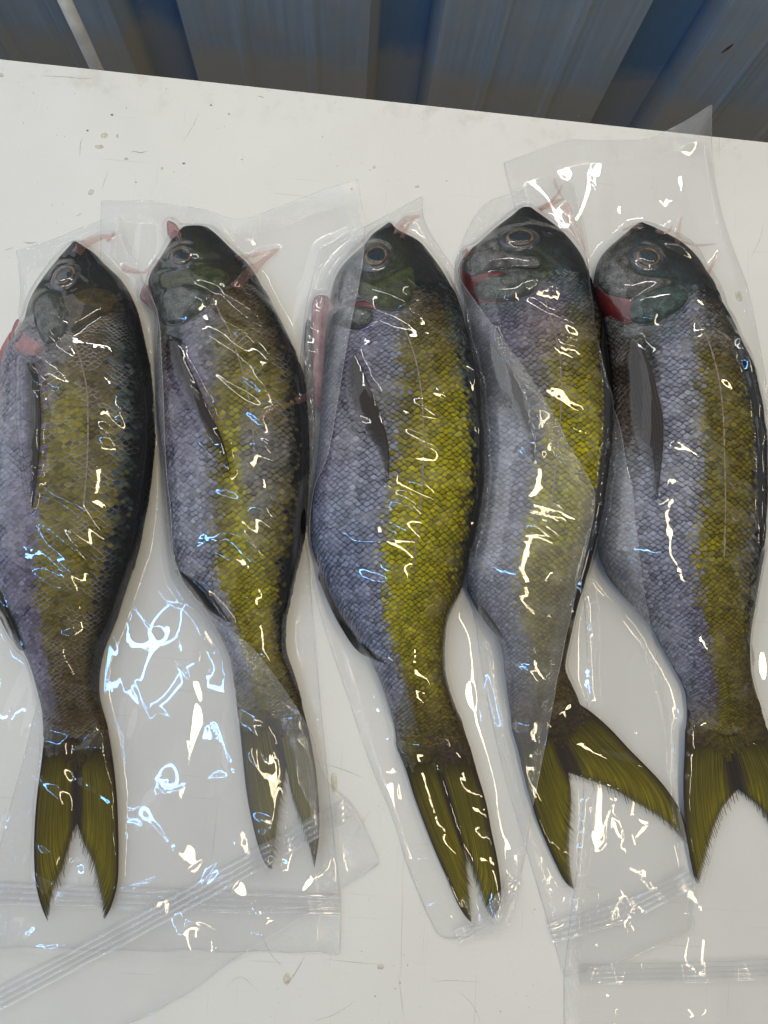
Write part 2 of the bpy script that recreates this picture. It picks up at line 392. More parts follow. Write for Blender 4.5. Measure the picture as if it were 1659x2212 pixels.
for (px, rx, ry, rot, dark) in [((225, 293), 8, 6.5, .2, 0), ((253, 294), 3.4, 4.6, 0, 0), ((214, 317), 10, 5.5, .1, 0), ((272, 343), 5.5, 3, .1, 0),
                          ((196, 415), 6, 7.5, -.4, 0), ((350, 364), 2.6, 3.4, -.4, 0), ((397, 353), 3.4, 2.2, 0, 1), ((242, 248), 3.5, 2.2, .2, 1),
                          ((189, 282), 2.6, 2.2, 0, 1), ((456, 227), 2.2, 2, 0, 1), ((494, 246), 3, 2.2, -.5, 0), ((808, 361), 3, 4.2, 0, 0),
                          ((522, 344), 3, 1.8, 0, 0), ((900, 403), 5.5, 2.5, .1, 0), ((1596, 640), 9, 12, .3, 0), ((620, 2114), 8, 11, 0, 0),
                          ((822, 2088), 7, 6, 0, 0), ((3, 162), 6, 5, 0, 0), ((722, 1690), 7, 22, .15, 0), ((760, 408), 3, 2, 0, 1)]:
    V, F = disc(px, rx, ry, rot, .00025); add('dried_drop', V, F, M_SPECK if dark else M_STAIN, ttop)
def scratch(pts, w, mat=M_SCR):
    P = spline(pts, 18); Q = to_table(ray_xy(P, 0)); k = CAMH/FPX
    T = np.gradient(Q, axis=0); T /= np.linalg.norm(T, axis=1)[:, None]+1e-9
    nn = np.stack([-T[:, 1], T[:, 0]], 1)
    ww = w*k*np.sin(np.linspace(.15, np.pi-.15, 18))*rng.uniform(.6, 1.2, 18)
    A = Q+nn*ww[:, None]; B = Q-nn*ww[:, None]
    V = [(a[0], a[1], .00006) for a in A]+[(a[0], a[1], .00012) for a in Q]+[(a[0], a[1], .00006) for a in B]
    F = [[i, i+1, 18+i+1, 18+i] for i in range(17)]+[[18+i, 18+i+1, 36+i+1, 36+i] for i in range(17)]
    add('scratch', V, F, mat, ttop)
for pts, w in [([(281, 329), (292, 327), (302, 330), (318, 327)], 1.4), ([(165, 467), (172, 463), (178, 460)], 1.2), ([(50, 523), (66, 525), (80, 523)], 1.6),
               ([(233, 370), (228, 385), (220, 410)], .5), ([(556, 208), (564, 209), (571, 212)], 1.3), ([(86, 164), (140, 166), (180, 170), (205, 168)], .8),
               ([(178, 297), (174, 310), (172, 340)], .7), ([(430, 245), (415, 275), (395, 308)], .4), ([(10, 541), (22, 537), (31, 534)], .8),
               ([(659, 2064), (640, 2098), (618, 2132)], 1.0), ([(560, 2142), (520, 2110), (488, 2132)], .4), ([(700, 1650), (740, 1662), (785, 1680)], .7),
               ([(690, 2070), (760, 2078), (830, 2084)], .5), ([(870, 1900), (868, 2000), (866, 2110)], .4), ([(800, 1750), (775, 1790), (760, 1820)], .5),
               ([(560, 2010), (585, 2060), (612, 2090)], .7), ([(860, 2100), (865, 2140), (872, 2200)], .5), ([(680, 2205), (725, 2190), (770, 2160)], .5),
               ([(930, 2120), (980, 2118), (1040, 2122)], .4), ([(1620, 560), (1640, 520), (1650, 480)], .5), ([(1040, 2212), (1020, 2170), (990, 2140)], .4)]:
    scratch(pts, w)
VV, FF = [], []
for _ in range(330):
    if rng.random() < .55: px = (rng.uniform(-60, 1700), rng.uniform(150, 560))
    else: px = (rng.uniform(560, 1300), rng.uniform(1700, 2240))
    r = min(1.6, .4+rng.exponential(.28)); V, F = disc(px, r, r*rng.uniform(.6, 1), rng.uniform(0, 3), .0002, 6, .3)
    FF += [[i+len(VV) for i in f] for f in F]; VV += V
add('speck', VV, FF, M_SPECK, ttop, kind='stuff')

# corrugated wall: its own frame, x along the wall, y = 0 front face
GAP = .098
wall = thing('corrugated_wall', (edge_mid[0]-math.sin(ang)*GAP, edge_mid[1]+math.cos(ang)*GAP, 0),
             'weathered blue grey corrugated metal wall behind the table', 'wall')
wall.rotation_euler = (0, 0, ang); ORG[wall.name] = np.zeros(3)
def wall_x(px, z=-.08):
    p = ray_xy(np.array(px, float), z)-edge_mid
    return p[0]*ca-p[1]*sa
PIT = .0
ribc = [wall_x((325, 60)), wall_x((868, 60)), wall_x((1400, 80))]
per = (ribc[2]-ribc[0])/2
WZ0, WZ1 = -.85, .06
prof = []
hw, sl, dep = .0185, .009, .022
for k in range(-3, 6):
    c = ribc[0]+k*per
    prof += [(c-hw-sl, 0), (c-hw, dep), (c+hw, dep), (c+hw+sl, 0)]
    # small stiffening flutes on the wide pan
    for f in (.36, .64):
        cc = c+per*f
        prof += [(cc-.006, 0), (cc-.003, -.002), (cc+.003, -.002), (cc+.006, 0)]
sheets = [prof[:30], prof[29:66], prof[65:]]
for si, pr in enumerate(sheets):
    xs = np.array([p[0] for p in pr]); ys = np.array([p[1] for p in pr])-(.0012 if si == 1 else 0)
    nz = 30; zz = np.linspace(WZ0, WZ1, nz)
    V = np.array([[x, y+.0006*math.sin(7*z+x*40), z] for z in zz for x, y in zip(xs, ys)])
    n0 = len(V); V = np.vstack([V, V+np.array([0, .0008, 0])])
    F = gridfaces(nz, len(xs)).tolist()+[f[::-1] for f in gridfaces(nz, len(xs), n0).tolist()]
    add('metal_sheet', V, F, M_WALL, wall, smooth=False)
# rust flake
RX = wall_x((1530, 25), -.07); 
V = []; n = 12
for i in range(n):
    a = 2*math.pi*i/n; r = .25+.75*rng.random(); V.append((RX+.0015*r*math.cos(a)+.0022*math.sin(a), -.0006, -.035+.007*r*math.sin(a)))
add('rust_patch', V+[(x, -.0016, z) for x, y, z in V], [list(range(n, 2*n))]+[[i, (i+1) % n, n+(i+1) % n, n+i] for i in range(n)], mat_plain('rust', (.15, .095, .06), .8, .5, 300), wall, smooth=False)

pp = ray_xy(np.array([200., 130.]), -.03)
pipe = thing('white_pipe', (pp[0], pp[1], -.85), 'thin white vertical pipe between the table edge and the wall', 'pipe')
V, F = tubemesh([(pp[0], pp[1], z) for z in np.linspace(-.85, .55, 20)], .0046, 20)
add('pipe_tube', V, F, mat_plain('white_plastic_pipe', (.82, .82, .80), .4, .12, 80, .2, .0006), pipe)
for z in (-.6, .3):
    V, F = tubemesh([(pp[0], pp[1], z-.012), (pp[0], pp[1], z+.012)], .0062, 20)
    add('clip_ring', V, F, M_LEG, pipe)

# ------------------------------------------------------------------ height field over the table
GX0, GX1, GY0, GY1, GS = -.31, .36, -.36, .36, .001
gx = np.arange(GX0, GX1, GS); gy = np.arange(GY0, GY1, GS)
NX, NY = len(gx), len(gy)
def gsample(Z, xy):
    fx = np.clip((xy[..., 0]-GX0)/GS, 0, NX-1.001); fy = np.clip((xy[..., 1]-GY0)/GS, 0, NY-1.001)
    i = fx.astype(int); j = fy.astype(int); a = fx-i; b = fy-j
    return (Z[j, i]*(1-a)*(1-b)+Z[j, i+1]*a*(1-b)+Z[j+1, i]*(1-a)*b+Z[j+1, i+1]*a*b)
def splat(Z, V):
    i = np.round((V[:, 0]-GX0)/GS).astype(int); j = np.round((V[:, 1]-GY0)/GS).astype(int)
    ok = (i >= 0) & (i < NX) & (j >= 0) & (j < NY)
    np.maximum.at(Z, (j[ok], i[ok]), V[ok, 2])
def dense(X, k=3):
    """bilinear upsample of a (r,c,3) surface"""
    r, c, _ = X.shape
    ri = np.linspace(0, r-1, (r-1)*k+1); ci = np.linspace(0, c-1, (c-1)*k+1)
    i = np.minimum(ri.astype(int), r-2); a = (ri-i)[:, None, None]
    Y = X[i]*(1-a)+X[i+1]*a
    j = np.minimum(ci.astype(int), c-2); b = (ci-j)[None, :, None]
    return (Y[:, j]*(1-b)+Y[:, j+1]*b).reshape(-1, 3)
def blur(Z, n=1):
    for _ in range(n):
        P = np.pad(Z, 1, mode='edge')
        Z = (P[1:-1, 1:-1]*2+P[:-2, 1:-1]+P[2:, 1:-1]+P[1:-1, :-2]+P[1:-1, 2:])/6
    return Z
def hit(px, Z, it=10):
    px = np.asarray(px, float); z = np.full(px.shape[:-1], .01)
    for _ in range(it):
        xy = ray_xy(px, z); z = .5*z+.5*gsample(Z, xy)
    return np.concatenate([xy, z[..., None]], -1)
fy_ = np.fft.fftfreq(NY, GS)[:, None]; fx_ = np.fft.fftfreq(NX, GS)[None]
def noise2(lu, lv, theta, seed, sharp=1.0):
    """band-limited noise, wavelength lu across and lv along direction theta (radians from +x)"""
    r = np.random.default_rng(seed)
    c, s = math.cos(theta), math.sin(theta)
    fu = (-fx_*s+fy_*c)*lu; fv = (fx_*c+fy_*s)*lv
    rad = np.sqrt(fu**2+fv**2)
    filt = np.exp(-((rad-.8)**2)/(2*.35**2*sharp))
    w = np.fft.ifft2(np.fft.fft2(r.standard_normal((NY, NX)))*filt).real
    return w/w.std()

# ------------------------------------------------------------------ fish data traced from the photo
PAL = {'yel': srgb(178, 170, 3, 1.12), 'oli': srgb(126, 114, 24), 'bro': srgb(92, 76, 36), 'sil': srgb(152, 156, 176),
       'pur': srgb(128, 122, 148), 'pal': srgb(170, 172, 184), 'drk': srgb(30, 34, 38), 'tea': srgb(76, 96, 98), 'gry': srgb(132, 130, 126),
       'brg': srgb(100, 80, 60), 'pnk': srgb(150, 132, 130), 'ink': srgb(16, 18, 22), 'chk': srgb(116, 122, 114), 'grn': srgb(86, 94, 50), 'blu': srgb(140, 150, 180),
       'oly': srgb(158, 146, 8), 'iri': srgb(86, 108, 102), 'wht': srgb(200, 196, 198), 'fin': srgb(84, 62, 50)}
FISH = [
 dict(label='leftmost bagged fish with dull olive and lavender flank, cut off by the frame edge',
  left=[(160, 531), (140, 548), (118, 575), (103, 595), (79, 633), (66, 662), (60, 690), (52, 722), (28, 756), (15, 790), (13, 828), (13, 896), (3, 964), (-8, 1050), (-12, 1120), (-10, 1180), (-3, 1240), (7, 1286), (34, 1344), (60, 1403), (77, 1447), (90, 1502), (95, 1543), (93, 1590)],
  right=[(176, 531), (205, 548), (225, 570), (245, 588), (263, 606), (284, 640), (301, 684), (314, 742), (325, 794), (332, 862), (335, 930), (333, 982), (328, 1033), (320, 1084), (311, 1135), (301, 1187), (284, 1242), (270, 1283), (255, 1331), (239, 1372), (226, 1403), (219, 1433), (215, 1464), (215, 1502), (222, 1533), (232, 1567), (236, 1595)],
  cols=[(530, [(0, 'drk'), (.5, 'ink'), (1, 'ink')]), (620, [(0, 'tea'), (.3, 'drk'), (.6, 'ink'), (1, 'ink')]), (690, [(0, 'chk'), (.35, 'gry'), (.5, 'bro'), (.8, 'bro'), (.93, 'drk'), (1, 'ink')]),
        (790, [(0, 'pal'), (.25, 'pur'), (.5, 'gry'), (.62, 'bro'), (.84, 'bro'), (.9, 'tea'), (.97, 'ink'), (1, 'ink')]),
        (900, [(0, 'pal'), (.2, 'sil'), (.3, 'pur'), (.42, 'pur'), (.47, 'oli'), (.64, 'oly'), (.72, 'bro'), (.84, 'oli'), (.9, 'tea'), (.97, 'ink'), (1, 'ink')]),
        (1060, [(0, 'sil'), (.22, 'sil'), (.32, 'pur'), (.43, 'pur'), (.48, 'oli'), (.7, 'oli'), (.88, 'oli'), (.93, 'tea'), (.97, 'ink'), (1, 'ink')]),
        (1250, [(0, 'blu'), (.3, 'pur'), (.42, 'pur'), (.48, 'oli'), (.85, 'oli'), (.93, 'drk'), (1, 'ink')]),
        (1450, [(0, 'sil'), (.35, 'pur'), (.45, 'bro'), (.9, 'bro'), (1, 'ink')]), (1580, [(0, 'gry'), (.3, 'bro'), (1, 'bro')])], rim=.62, head=715,
  eye=('1a', (415, 325), 21, 27, -.3),
  tail=('1b', dict(lo=[(282, 1000), (260, 1200), (240, 1350), (225, 1500), (215, 1700), (220, 1900), (240, 2020), (270, 2120), (295, 2180)],
                   li=[(490, 1570), (450, 1640), (420, 1750), (380, 1880), (330, 1990), (312, 2080), (295, 2180)],
                   ro=[(690, 1030), (715, 1200), (735, 1400), (745, 1600), (747, 1850), (735, 1980), (700, 2100), (660, 2180)],
                   ri=[(490, 1570), (530, 1700), (590, 1830), (620, 1950), (648, 2080), (660, 2180)], cb=(485, 1080))),
  pect=('1a', [(150, 850), (150, 1000), (155, 1200), (165, 1400), (190, 1600), (213, 1790)], [(225, 880), (255, 1000), (268, 1200), (262, 1400), (245, 1600), (218, 1790)], 'gry', .8),
  anal=('1b', [(0, 60), (60, 200), (120, 340), (178, 470)], [(-25, 110), (30, 250), (95, 380), (165, 480)]),
  lat=('1a', [(460, 710), (500, 820), (525, 900), (555, 1050), (560, 1200), (560, 1400), (550, 1600), (530, 1800)]),
  plates=[('1a', [(225, 480), (300, 430), (400, 470), (440, 560), (430, 640), (370, 720), (290, 740), (235, 640), (215, 560)], 'chk'), ('1a', [(430, 470), (560, 400), (700, 420), (760, 500), (620, 590), (540, 640), (470, 685), (425, 620)], 'bro')],
  flesh=[('1a', [(135, 612), (180, 690), (250, 745), (290, 800), (235, 832), (150, 830), (70, 790), (95, 690)], 'pink'), ('1a', [(95, 690), (60, 800), (45, 900), (35, 1050), (10, 1250), (-10, 1300), (-10, 1000), (20, 830), (60, 740)], 'pink')],
  dors=(800, 1385, 13)),
 dict(label='bagged fish second from left, hooded head, its tail covered by the neighbouring bag',
  left=[(392, 497), (375, 515), (350, 557), (325, 600), (323, 635), (336, 674), (346, 701), (345, 760), (346, 823), (348, 901), (356, 979), (364, 1057), (370, 1135), (377, 1194), (392, 1236), (422, 1275), (453, 1325), (480, 1376), (498, 1415), (506, 1458), (511, 1505), (514, 1550)],
  right=[(455, 497), (470, 509), (490, 529), (510, 549), (541, 577), (573, 631), (600, 682), (624, 733), (643, 780), (657, 823), (663, 881), (667, 940), (667, 998), (665, 1057), (661, 1135), (651, 1190), (640, 1236), (629, 1290), (619, 1337), (617, 1376), (619, 1407), (633, 1450), (648, 1497), (658, 1550)],
  cols=[(497, [(0, 'ink'), (.5, 'ink'), (1, 'ink')]), (580, [(0, 'chk'), (.3, 'chk'), (.55, 'grn'), (.75, 'ink'), (1, 'ink')]), (670, [(0, 'chk'), (.3, 'tea'), (.45, 'pur'), (.6, 'bro'), (.85, 'bro'), (1, 'ink')]),
        (760, [(0, 'brg'), (.2, 'drk'), (.3, 'pur'), (.48, 'gry'), (.62, 'oli'), (.9, 'bro'), (1, 'ink')]),
        (880, [(0, 'brg'), (.2, 'pur'), (.4, 'pur'), (.5, 'oli'), (.62, 'oly'), (.9, 'oli'), (.96, 'drk'), (1, 'ink')]),
        (960, [(0, 'brg'), (.15, 'pur'), (.38, 'sil'), (.45, 'oli'), (.58, 'yel'), (.64, 'gry'), (.9, 'gry'), (.97, 'ink'), (1, 'ink')]),
        (1100, [(0, 'sil'), (.35, 'sil'), (.48, 'oli'), (.62, 'yel'), (.7, 'gry'), (.9, 'oli'), (.97, 'ink'), (1, 'ink')]),
        (1250, [(0, 'pal'), (.35, 'sil'), (.45, 'oly'), (.75, 'yel'), (.88, 'oli'), (.95, 'ink'), (1, 'ink')]),
        (1400, [(0, 'sil'), (.3, 'sil'), (.42, 'oly'), (.9, 'oli'), (1, 'drk')]), (1550, [(0, 'oli'), (1, 'bro')])], rim=.35, head=690,
  eye=('2a', (258, 318), 22, 24, .7),
  tail=('2b', dict(lo=[(490, 1050), (505, 1200), (520, 1350), (535, 1480), (560, 1620), (600, 1780), (640, 1880), (672, 1905)],
                   li=[(755, 1330), (735, 1450), (715, 1560), (700, 1680), (688, 1800), (672, 1905)],
                   ro=[(850, 1030), (880, 1150), (905, 1280), (922, 1400), (936, 1600), (932, 1750), (910, 1895)],
                   ri=[(755, 1330), (790, 1500), (830, 1620), (865, 1720), (893, 1810), (910, 1895)], cb=(670, 1060))),
  pect=('2a', [(195, 790), (205, 900), (270, 1080), (350, 1230), (440, 1380), (525, 1520)], [(240, 800), (300, 920), (370, 1070), (430, 1200), (490, 1340), (535, 1520)], 'fin', .85),
  anal=('2b', [(150, 245), (260, 310), (350, 395), (448, 535)], [(155, 262), (240, 375), (330, 470), (440, 540)]),
  lat=('2a', [(440, 560), (480, 650), (520, 720), (570, 860), (610, 1000), (640, 1150), (655, 1300), (665, 1500)]),
  plates=[('2a', [(135, 580), (180, 500), (280, 480), (400, 520), (430, 560), (350, 630), (250, 690), (160, 680)], 'chk'), ('2a', [(130, 430), (220, 400), (330, 370), (470, 380), (530, 450), (420, 520), (280, 480), (170, 500)], 'grn')],
  flesh=[('2a', [(75, 480), (105, 560), (125, 640), (80, 600), (40, 560), (50, 510)], 'pink'), ('2a', [(190, 140), (245, 165), (230, 195), (195, 215)], 'pink')],
  dors=(770, 1330, 11)),
 dict(label='bagged fish in the middle with bright yellow side and long narrow folded tail',
  left=[(832, 491), (801, 510), (788, 530), (754, 561), (731, 588), (719, 616), (713, 651), (709, 686), (706, 729), (703, 784), (698, 860), (692, 940), (684, 1020), (677, 1076), (674, 1135), (676, 1175), (686, 1213), (702, 1251), (730, 1313), (769, 1372), (804, 1430), (828, 1485), (841, 1528), (851, 1563), (857, 1602), (859, 1622)],
  right=[(848, 491), (866, 506), (903, 522), (930, 553), (957, 592), (977, 631), (993, 674), (1008, 737), (1020, 795), (1032, 854), (1038, 920), (1041, 979), (1041, 1037), (1036, 1088), (1024, 1155), (1012, 1194), (1003, 1234), (988, 1282), (966, 1333), (960, 1364), (958, 1407), (960, 1454), (972, 1500), (988, 1540), (1000, 1567), (1015, 1622)],
  cols=[(491, [(0, 'drk'), (.5, 'ink'), (1, 'ink')]), (580, [(0, 'gry'), (.3, 'tea'), (.55, 'grn'), (.75, 'drk'), (1, 'ink')]), (650, [(0, 'gry'), (.3, 'chk'), (.6, 'grn'), (.72, 'drk'), (.9, 'drk'), (1, 'ink')]),
        (700, [(0, 'gry'), (.3, 'pur'), (.5, 'sil'), (.62, 'bro'), (.85, 'bro'), (.95, 'tea'), (1, 'ink')]),
        (780, [(0, 'drk'), (.25, 'pur'), (.5, 'sil'), (.57, 'oli'), (.88, 'oli'), (.95, 'tea'), (1, 'ink')]),
        (900, [(0, 'pur'), (.35, 'gry'), (.5, 'gry'), (.56, 'oli'), (.7, 'oly'), (.9, 'yel'), (.95, 'tea'), (1, 'ink')]),
        (1020, [(0, 'pur'), (.3, 'sil'), (.46, 'sil'), (.52, 'oly'), (.7, 'yel'), (.92, 'yel'), (.97, 'drk'), (1, 'ink')]),
        (1180, [(0, 'blu'), (.3, 'blu'), (.46, 'sil'), (.51, 'yel'), (.7, 'yel'), (.92, 'oly'), (1, 'drk')]),
        (1330, [(0, 'sil'), (.25, 'blu'), (.4, 'sil'), (.46, 'yel'), (.85, 'oly'), (1, 'oli')]),
        (1460, [(0, 'sil'), (.3, 'sil'), (.42, 'oli'), (.8, 'oly'), (1, 'bro')]), (1600, [(0, 'gry'), (.2, 'oli'), (.7, 'brg'), (1, 'bro')])], rim=.02, head=690,
  eye=('3a', (448, 315), 24, 29, -.45),
  tail=('3b', dict(lo=[(430, 1100), (480, 1230), (520, 1360), (560, 1470), (610, 1600), (660, 1720), (710, 1830), (760, 1950), (800, 2020), (836, 2062)],
                   li=[(770, 1600), (800, 1690), (815, 1800), (822, 1900), (830, 1990), (836, 2062)],
                   ro=[(830, 1085), (870, 1230), (920, 1400), (950, 1560), (980, 1700), (1000, 1850), (1000, 1950), (965, 2040)],
                   ri=[(770, 1600), (835, 1720), (870, 1820), (905, 1920), (930, 2000), (965, 2040)], cb=(625, 1110))),
  pect=('3a', [(300, 870), (270, 1010), (300, 1160), (390, 1320), (460, 1430), (505, 1560)], [(335, 860), (390, 980), (440, 1110), (490, 1250), (520, 1400), (515, 1560)], 'fin', .85),
  anal=('3b', [(-5, 90), (60, 225), (130, 360), (220, 500), (375, 625)], [(-10, 150), (45, 285), (120, 430), (215, 560), (360, 630)]),
  lat=('3a', [(580, 660), (640, 800), (680, 950), (705, 1150), (710, 1400), (700, 1600), (680, 1800), (650, 2050)]),
  plates=[('3a', [(240, 620), (330, 590), (420, 610), (430, 660), (360, 710), (270, 700), (215, 670)], 'chk'), ('3a', [(370, 450), (500, 430), (640, 370), (665, 470), (620, 590), (500, 610), (400, 560), (350, 510)], 'grn')],
  flesh=[('3a', [(330, 560), (400, 560), (480, 590), (450, 612), (380, 600), (310, 590)], 'red'), ('3a', [(110, 555), (200, 560), (215, 650), (195, 760), (185, 930), (172, 1140), (115, 1150), (98, 900), (92, 700)], 'pink'),
         ('3a', [(62, 700), (92, 690), (100, 900), (112, 1150), (110, 1350), (92, 1520), (70, 1480), (62, 1200), (52, 900)], 'gray')],
  dors=(760, 1260, 9)),
 dict(label='bagged fish second from right with red open gill and a widely spread tail',
  left=[(1117, 457), (1107, 466), (1068, 495), (1025, 534), (999, 556), (991, 581), (995, 612), (1003, 644), (1004, 675), (1011, 730), (1024, 788), (1035, 847), (1042, 925), (1042, 983), (1037, 1042), (1029, 1101), (1016, 1179), (1008, 1230), (1014, 1275), (1039, 1321), (1070, 1368), (1085, 1410), (1090, 1454), (1098, 1510), (1104, 1555), (1106, 1580)],
  right=[(1150, 457), (1185, 480), (1220, 511), (1247, 546), (1263, 577), (1278, 632), (1290, 675), (1303, 730), (1311, 788), (1316, 847), (1316, 905), (1313, 964), (1308, 1003), (1301, 1062), (1292, 1120), (1282, 1159), (1270, 1210), (1253, 1271), (1241, 1310), (1229, 1368), (1219, 1415), (1217, 1447), (1232, 1480), (1244, 1505), (1256, 1540), (1262, 1580)],
  cols=[(457, [(0, 'drk'), (.5, 'ink'), (1, 'ink')]), (530, [(0, 'gry'), (.3, 'chk'), (.6, 'drk'), (.75, 'drk'), (1, 'ink')]), (610, [(0, 'gry'), (.4, 'chk'), (.6, 'grn'), (.75, 'tea'), (.9, 'drk'), (1, 'ink')]),
        (660, [(0, 'drk'), (.3, 'tea'), (.6, 'pur'), (.85, 'tea'), (.95, 'drk'), (1, 'ink')]),
        (740, [(0, 'drk'), (.3, 'pur'), (.5, 'pnk'), (.62, 'pnk'), (.75, 'oli'), (.9, 'bro'), (1, 'ink')]),
        (840, [(0, 'drk'), (.3, 'gry'), (.45, 'gry'), (.55, 'oly'), (.7, 'oly'), (.9, 'oli'), (.96, 'drk'), (1, 'ink')]),
        (950, [(0, 'sil'), (.4, 'sil'), (.48, 'oly'), (.7, 'yel'), (.9, 'yel'), (.95, 'bro'), (1, 'ink')]),
        (1100, [(0, 'gry'), (.35, 'sil'), (.44, 'yel'), (.8, 'yel'), (.93, 'oli'), (1, 'ink')]),
        (1250, [(0, 'sil'), (.35, 'sil'), (.45, 'oly'), (.9, 'oli'), (1, 'drk')]), (1420, [(0, 'sil'), (.35, 'gry'), (.5, 'oli'), (1, 'bro')]), (1560, [(0, 'brg'), (.5, 'bro'), (1, 'brg')])], rim=.10, head=672,
  eye=('4a', (440, 352), 32, 24, .25),
  tail=('4b', dict(lo=[(205, 1130), (240, 1250), (270, 1380), (295, 1480), (320, 1560), (350, 1650), (400, 1770), (450, 1880), (500, 1975), (548, 2018)],
                   li=[(515, 1370), (530, 1460), (533, 1560), (526, 1680), (520, 1800), (528, 1920), (548, 2018)],
                   ro=[(570, 985), (650, 1040), (750, 1130), (850, 1240), (950, 1340), (1050, 1450), (1130, 1570), (1170, 1680), (1185, 1780)],
                   ri=[(515, 1370), (600, 1400), (690, 1432), (780, 1470), (880, 1530), (980, 1590), (1080, 1660), (1185, 1780)], cb=(430, 1130))),
  pect=('4a', [(270, 850), (250, 1000), (290, 1150), (380, 1290), (450, 1420), (508, 1570)], [(310, 850), (370, 980), (420, 1120), (465, 1260), (500, 1400), (520, 1570)], 'fin', .8),
  anal=('3b', [(812, 185), (880, 290), (960, 400), (1010, 480)], [(800, 215), (850, 320), (930, 430), (1000, 490)]),
  lat=('4a', [(570, 660), (600, 760), (630, 870), (660, 1000), (668, 1200), (660, 1400), (640, 1600), (610, 1850)]),
  plates=[('4a', [(172, 640), (240, 578), (370, 545), (490, 535), (556, 590), (510, 648), (410, 688), (290, 698), (205, 675)], 'chk'), ('4a', [(135, 500), (200, 410), (300, 340), (340, 420), (430, 450), (540, 460), (540, 512), (380, 508), (250, 530), (160, 565)], 'gry')],
  flesh=[('4a', [(102, 515), (180, 548), (330, 532), (400, 600), (450, 682), (330, 722), (215, 716), (145, 672), (110, 600)], 'red'), ('4a', [(118, 440), (160, 420), (185, 405), (150, 450), (125, 468)], 'red')],
  dors=(700, 1330, 10)),
 dict(sh=.17, label='rightmost bagged fish with silver flank, clear golden eye and dark pectoral fin',
  left=[(1368, 490), (1344, 510), (1305, 545), (1288, 577), (1282, 608), (1282, 643), (1291, 674), (1305, 702), (1312, 744), (1317, 803), (1319, 862), (1316, 940), (1308, 1018), (1300, 1076), (1292, 1135), (1292, 1186), (1301, 1220), (1317, 1245), (1352, 1290), (1383, 1327), (1411, 1362), (1430, 1399), (1450, 1434), (1469, 1469), (1481, 1500), (1484, 1540), (1481, 1580)],
  right=[(1388, 490), (1410, 495), (1438, 510), (1477, 534), (1508, 569), (1522, 596), (1539, 623), (1551, 666), (1571, 705), (1594, 756), (1614, 803), (1625, 850), (1635, 901), (1641, 959), (1643, 1018), (1643, 1076), (1639, 1135), (1635, 1194), (1626, 1247), (1618, 1305), (1610, 1360), (1608, 1403), (1612, 1450), (1625, 1493), (1641, 1532), (1657, 1580)],
  cols=[(490, [(0, 'drk'), (.5, 'ink'), (1, 'ink')]), (580, [(0, 'gry'), (.3, 'gry'), (.6, 'tea'), (.85, 'drk'), (1, 'ink')]), (640, [(0, 'gry'), (.3, 'grn'), (.55, 'tea'), (.8, 'tea'), (.92, 'drk'), (1, 'ink')]),
        (700, [(0, 'gry'), (.3, 'chk'), (.5, 'tea'), (.75, 'sil'), (.9, 'bro'), (1, 'ink')]),
        (790, [(0, 'brg'), (.3, 'drk'), (.42, 'sil'), (.62, 'sil'), (.7, 'oli'), (.88, 'bro'), (.95, 'tea'), (1, 'drk')]),
        (900, [(0, 'brg'), (.25, 'brg'), (.4, 'sil'), (.58, 'pal'), (.66, 'oli'), (.9, 'oli'), (.97, 'drk'), (1, 'ink')]),
        (1040, [(0, 'gry'), (.3, 'sil'), (.6, 'pal'), (.68, 'oli'), (.9, 'oli'), (.97, 'drk'), (1, 'ink')]),
        (1180, [(0, 'gry'), (.3, 'sil'), (.6, 'sil'), (.68, 'oly'), (.85, 'oli'), (.93, 'gry'), (1, 'ink')]),
        (1330, [(0, 'pal'), (.35, 'sil'), (.55, 'pur'), (.62, 'oli'), (.92, 'oli'), (1, 'drk')]),
        (1460, [(0, 'sil'), (.45, 'pur'), (.55, 'oli'), (1, 'bro')]), (1580, [(0, 'brg'), (.5, 'oli'), (1, 'bro')])], rim=.06, head=700,
  eye=('5a', (438, 322), 27, 25, .2),
  tail=('5b', dict(lo=[(650, 990), (645, 1150), (640, 1300), (645, 1450), (660, 1600), (680, 1720), (705, 1830), (722, 1850)],
                   li=[(942, 1325), (905, 1365), (850, 1440), (800, 1560), (765, 1690), (722, 1850)],
                   ro=[(1098, 980), (1180, 1150), (1250, 1300), (1290, 1450), (1310, 1600), (1300, 1800)],
                   ri=[(942, 1325), (1000, 1370), (1060, 1420), (1115, 1490), (1190, 1610), (1300, 1800)], cb=(880, 1040))),
  pect=('5a', [(320, 790), (262, 960), (275, 1120), (340, 1300), (420, 1480), (468, 1660)], [(385, 780), (445, 920), (490, 1080), (518, 1240), (510, 1450), (482, 1660)], 'fin', .72),
  anal=('5b', [(195, 100), (270, 185), (340, 260), (400, 330)], [(180, 115), (240, 205), (320, 285), (390, 335)]),
  lat=('5a', [(680, 640), (730, 710), (770, 780), (820, 950), (850, 1150), (860, 1400), (865, 1700), (858, 2000)]),
  plates=[('5a', [(335, 590), (400, 530), (500, 490), (600, 470), (670, 520), (640, 585), (550, 640), (450, 690), (380, 680), (340, 640)], 'iri'), ('5a', [(165, 440), (200, 350), (300, 300), (355, 400), (440, 430), (540, 440), (580, 465), (450, 515), (340, 540), (250, 525), (190, 490)], 'gry')],
  flesh=[('5a', [(136, 470), (210, 520), (340, 550), (380, 620), (352, 692), (262, 676), (185, 645), (145, 570)], 'red')],
  dors=(730, 1180, 8)),
]

